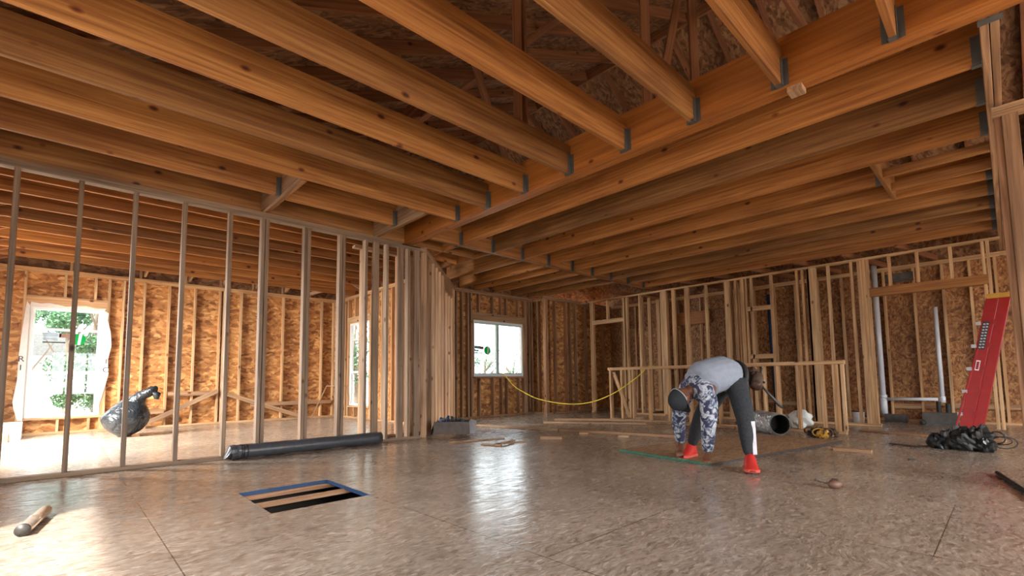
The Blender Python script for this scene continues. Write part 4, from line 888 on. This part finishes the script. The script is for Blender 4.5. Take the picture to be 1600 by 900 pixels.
# trousers
vs = []; es = []
r0 = add(pel+V((.01, 0, .0)), .160); a = add(pel.lerp(spi, .5), .155, r0); add(spi, .13, a)
for hp_, kn, an in ((hipN, kneN, ankN), (hipF, kneF, ankF)):
    q = add(hp_, .118, r0); q = add(hp_.lerp(kn, .5), .102, q); q = add(kn, .080, q); q = add(kn.lerp(an, .5), .072, q); q = add(an+(kn-an)*.02, .050, q)
tr_ = skin('trousers', vs, es, 'pants', pn, 2, .010)
dirn = (ankN-kneN).normalized(); sdn = V((.72, -.69, 0))
mb = MB(); 
pts = [kneN.lerp(ankN, t)+V((-.69, -.72, 0))*(.066-.020*t)+V((.72, -.69, 0))*(.030-.008*t) for t in (.05, .3, .6, .9)]
wv = V((.72, -.69, 0))*.017; sdn = V((-.69, -.72, 0))
mb.add([p+wv for p in pts]+[p-wv*1.0 for p in pts]+[p+wv+sdn*.006 for p in pts]+[p-wv+sdn*.006 for p in pts], [(i, i+1, i+5, i+4) for i in range(3)]+[(i+8, i+9, i+13, i+12) for i in range(3)]+[(i, i+1, i+9, i+8) for i in range(3)]+[(i+4, i+5, i+13, i+12) for i in range(3)])
mb.build('leg_stripe', 'stripe', pn, -pn.location)
# t-shirt and camouflage sleeves
vs = []; es = []
r0 = add(spi.lerp(pel, .45), .150); a = add(spi, .160, r0); b_ = add(che, .17, a); c = add(che.lerp(nek, .5), .13, b_)
xm = MB()
for q in (shN, shF): xm.tube([che+(spi-che)*.1, che.lerp(q, .35), che.lerp(q, .62)], [.12, .125, .112], 16)
xm.tube([pel.lerp(spi, .35), pel.lerp(spi, .6), spi, spi.lerp(che, .5), che, che.lerp(nek, .35)], [.150, .158, .165, .170, .165, .14], 20)
xmm = bpy.data.meshes.new('x'); xmm.from_pydata(xm.v, [], xm.f)
skin('t_shirt', vs, es, 'shirt', pn, 2, .010, [xmm])
vs = []; es = []
r0 = add(che.lerp(nek, .3), .150); b_ = add(che.lerp(nek, .72)+V((0, 0, -.01)), .150, r0); c = add(nek, .088, b_)
for sh_, el, wr_ in ((shN, elN, wrN), (shF, elF, wrF)):
    q = add(sh_, .108, b_); q = add(sh_.lerp(el, .5), .082, q); q = add(el, .066, q); q = add(el.lerp(wr_, .5), .060, q); q = add(wr_+(el-wr_)*.08, .046, q)
skin('camouflage_sleeves', vs, es, 'camo', pn, 2, .010)
# cap
cm = MB(); n = 24
rings = [(.118, .0), (.112, .55), (.095, .95), (.06, 1.3), (.0, 1.5)]
for k_ in range(13):
    ph = k_/12*math.pi/2; rr2 = math.cos(ph); zz = math.sin(ph)
    for j in range(n):
        t = 2*math.pi*j/n; cm.v.append(tuple(hed+ea*(.084*rr2*math.cos(t))+fc*(.103*rr2*math.sin(t))+cr_*(.012+.115*zz)))
cm.f += [(k_*n+j, k_*n+(j+1) % n, (k_+1)*n+(j+1) % n, (k_+1)*n+j) for k_ in range(12) for j in range(n)]
cp_ = cm.build('cap', 'cap', pn, -pn.location, None, True)
bm_ = MB(); pb_ = []
for k_ in range(13):
    t = math.pi*(k_/12); pb_.append((.078*math.cos(t), .07+.085*math.sin(t)))
inn = [(.078*math.cos(math.pi*k_/12), .085*math.sin(math.pi*k_/12)) for k_ in range(13)]
for zoff in (.018, .010):
    bm_.v += [tuple(hed+ea*x+fc*y+cr_*(zoff-.25*max(0, y-.07))) for x, y in pb_]; bm_.v += [tuple(hed+ea*x+fc*y+cr_*zoff) for x, y in inn]
for b0 in (0, 26): bm_.f += [(b0+i, b0+i+1, b0+13+i+1, b0+13+i) for i in range(12)]
bm_.f += [(i, i+1, 27+i, 26+i) for i in range(12)]
bl = bm_.build('cap_bill', 'cap', cp_, None, None, True)
st2 = MB().tube([hed+ea*(.088*math.cos(t))+fc*(.107*math.sin(t))+cr_*.012 for t in [math.pi+i*math.pi/12 for i in range(13)]], .004, 6); st2.build('cap_strap', 'greyflap', cp_)
# shoes
def shoe(an, to, nm):
    d = V((to.x-an.x, to.y-an.y, 0)).normalized(); sdd = V((-d.y, d.x, 0)); o0 = V((an.x, an.y, 0))-d*.055
    e = bpy.data.objects.new('shoe', None); COL.objects.link(e); e.parent = pn; e.location = o0-pn.location; e['label'] = 'red sneaker'
    mb = MB().blob((0, 0, 0), (1, 1, 1), 1, 0, 16)
    up_ = MB(); L = .27
    secs = [(0, .040, .12), (.03, .052, .155), (.09, .052, .15), (.14, .052, .10), (.19, .057, .078), (.24, .050, .06), (.268, .025, .04)]
    vv = []; k2 = 12
    for x, w, h_ in secs:
        for j in range(k2):
            t = math.pi*j/(k2-1); y = w*math.cos(t); z = .022+(h_-.022)*math.sin(t)**.75
            vv.append(d*x+sdd*y+V((0, 0, z)))
    ff = [(i*k2+j, i*k2+j+1, (i+1)*k2+j+1, (i+1)*k2+j) for i in range(len(secs)-1) for j in range(k2-1)]+[tuple(range(k2)), tuple(range((len(secs)-1)*k2, len(secs)*k2))]+[(i*k2, (i+1)*k2, (i+1)*k2+k2-1, i*k2+k2-1) for i in range(len(secs)-1)]
    up_.add(vv, ff).build('upper', 'shoe', e, None, None, True)
    poly = [(x, w+.006) for x, w, h_ in secs]+[(x, -w-.006) for x, w, h_ in reversed(secs)]
    MB().prism([((d*x+sdd*y).x, (d*x+sdd*y).y) for x, y in poly], .0195, .042).build('sole', 'sole', e)
    for q_ in range(4):
        c0 = d*(.10+q_*.025)+V((0, 0, .118-q_*.017)); MB().tube([c0-sdd*.02, c0+sdd*.02+d*.006], .003, 6).build('lace', 'sole', e)
shoe(ankN, toN, 'near'); shoe(ankF, toF, 'far')
for t in range(3): pass
# tool belt, pencil
tbelt = bpy.data.objects.new('tool_belt', None); COL.objects.link(tbelt); tbelt.parent = pn; tbelt.location = pel-pn.location; tbelt['label'] = 'brown leather tool belt with pouches'
ax = (spi-pel).normalized(); b1 = ax.cross(V((0, 0, 1))).normalized(); b2 = ax.cross(b1)
cb = pel.lerp(spi, .12)-pel
MB().tube([cb+(b1*math.cos(t)+b2*math.sin(t))*.150 for t in [i*2*math.pi/24 for i in range(25)]], .022, 6, False).build('belt_strap', 'rubber', tbelt, None, None, True)
for (a_, b3, sz) in ((V((.06, -.17, -.03)), .0, (.05, .07, .085)), (V((.13, -.11, .03)), .3, (.045, .06, .07)), (V((.15, .0, .06)), .6, (.05, .06, .06)), (V((-.03, -.20, -.06)), .1, (.035, .05, .03))):
    q = MB().blob((0, 0, 0), sz, int(b3*10)+5, .18, 12, 3); q.build('pouch', 'leather' if b3 < .5 else 'rubber', tbelt, a_, (0, 0, b3), True)
MB().tube([(.08, -.2, .0), (.12, -.21, .09)], .008, 8).build('tool_handle', 'rubber', tbelt); MB().tube([(.16, -.13, -.02), (.2, -.15, -.09)], .012, 8).build('hammer_head', 'metal', tbelt)
MB().tube([(.11, -.24, -.05), (.15, -.20, -.04), (.19, -.14, -.05)], .010, 8).build('hammer_loop', 'metal', tbelt)
pole = MB().tube([tuple(pel+V((.16, -.17, -.06))), tuple(pel+V((.34, -.27, -.26))), tuple(pel+V((.37, -.29, -.29)))], [.009, .016, .012], 10).build('pry_bar', 'dark', None, None, None, True)
tag(pole, 'long dark tool handle hanging behind the man from his belt', 'hand tool')
pc = MB().tube([(wrF.x-.02, wrF.y+.05, .17), (wrF.x+.06, wrF.y+.05, .045)], .004, 6).build('pencil', 'pencil'); tag(pc, 'red marking pencil held in the hand by the far red shoe', 'pencil')
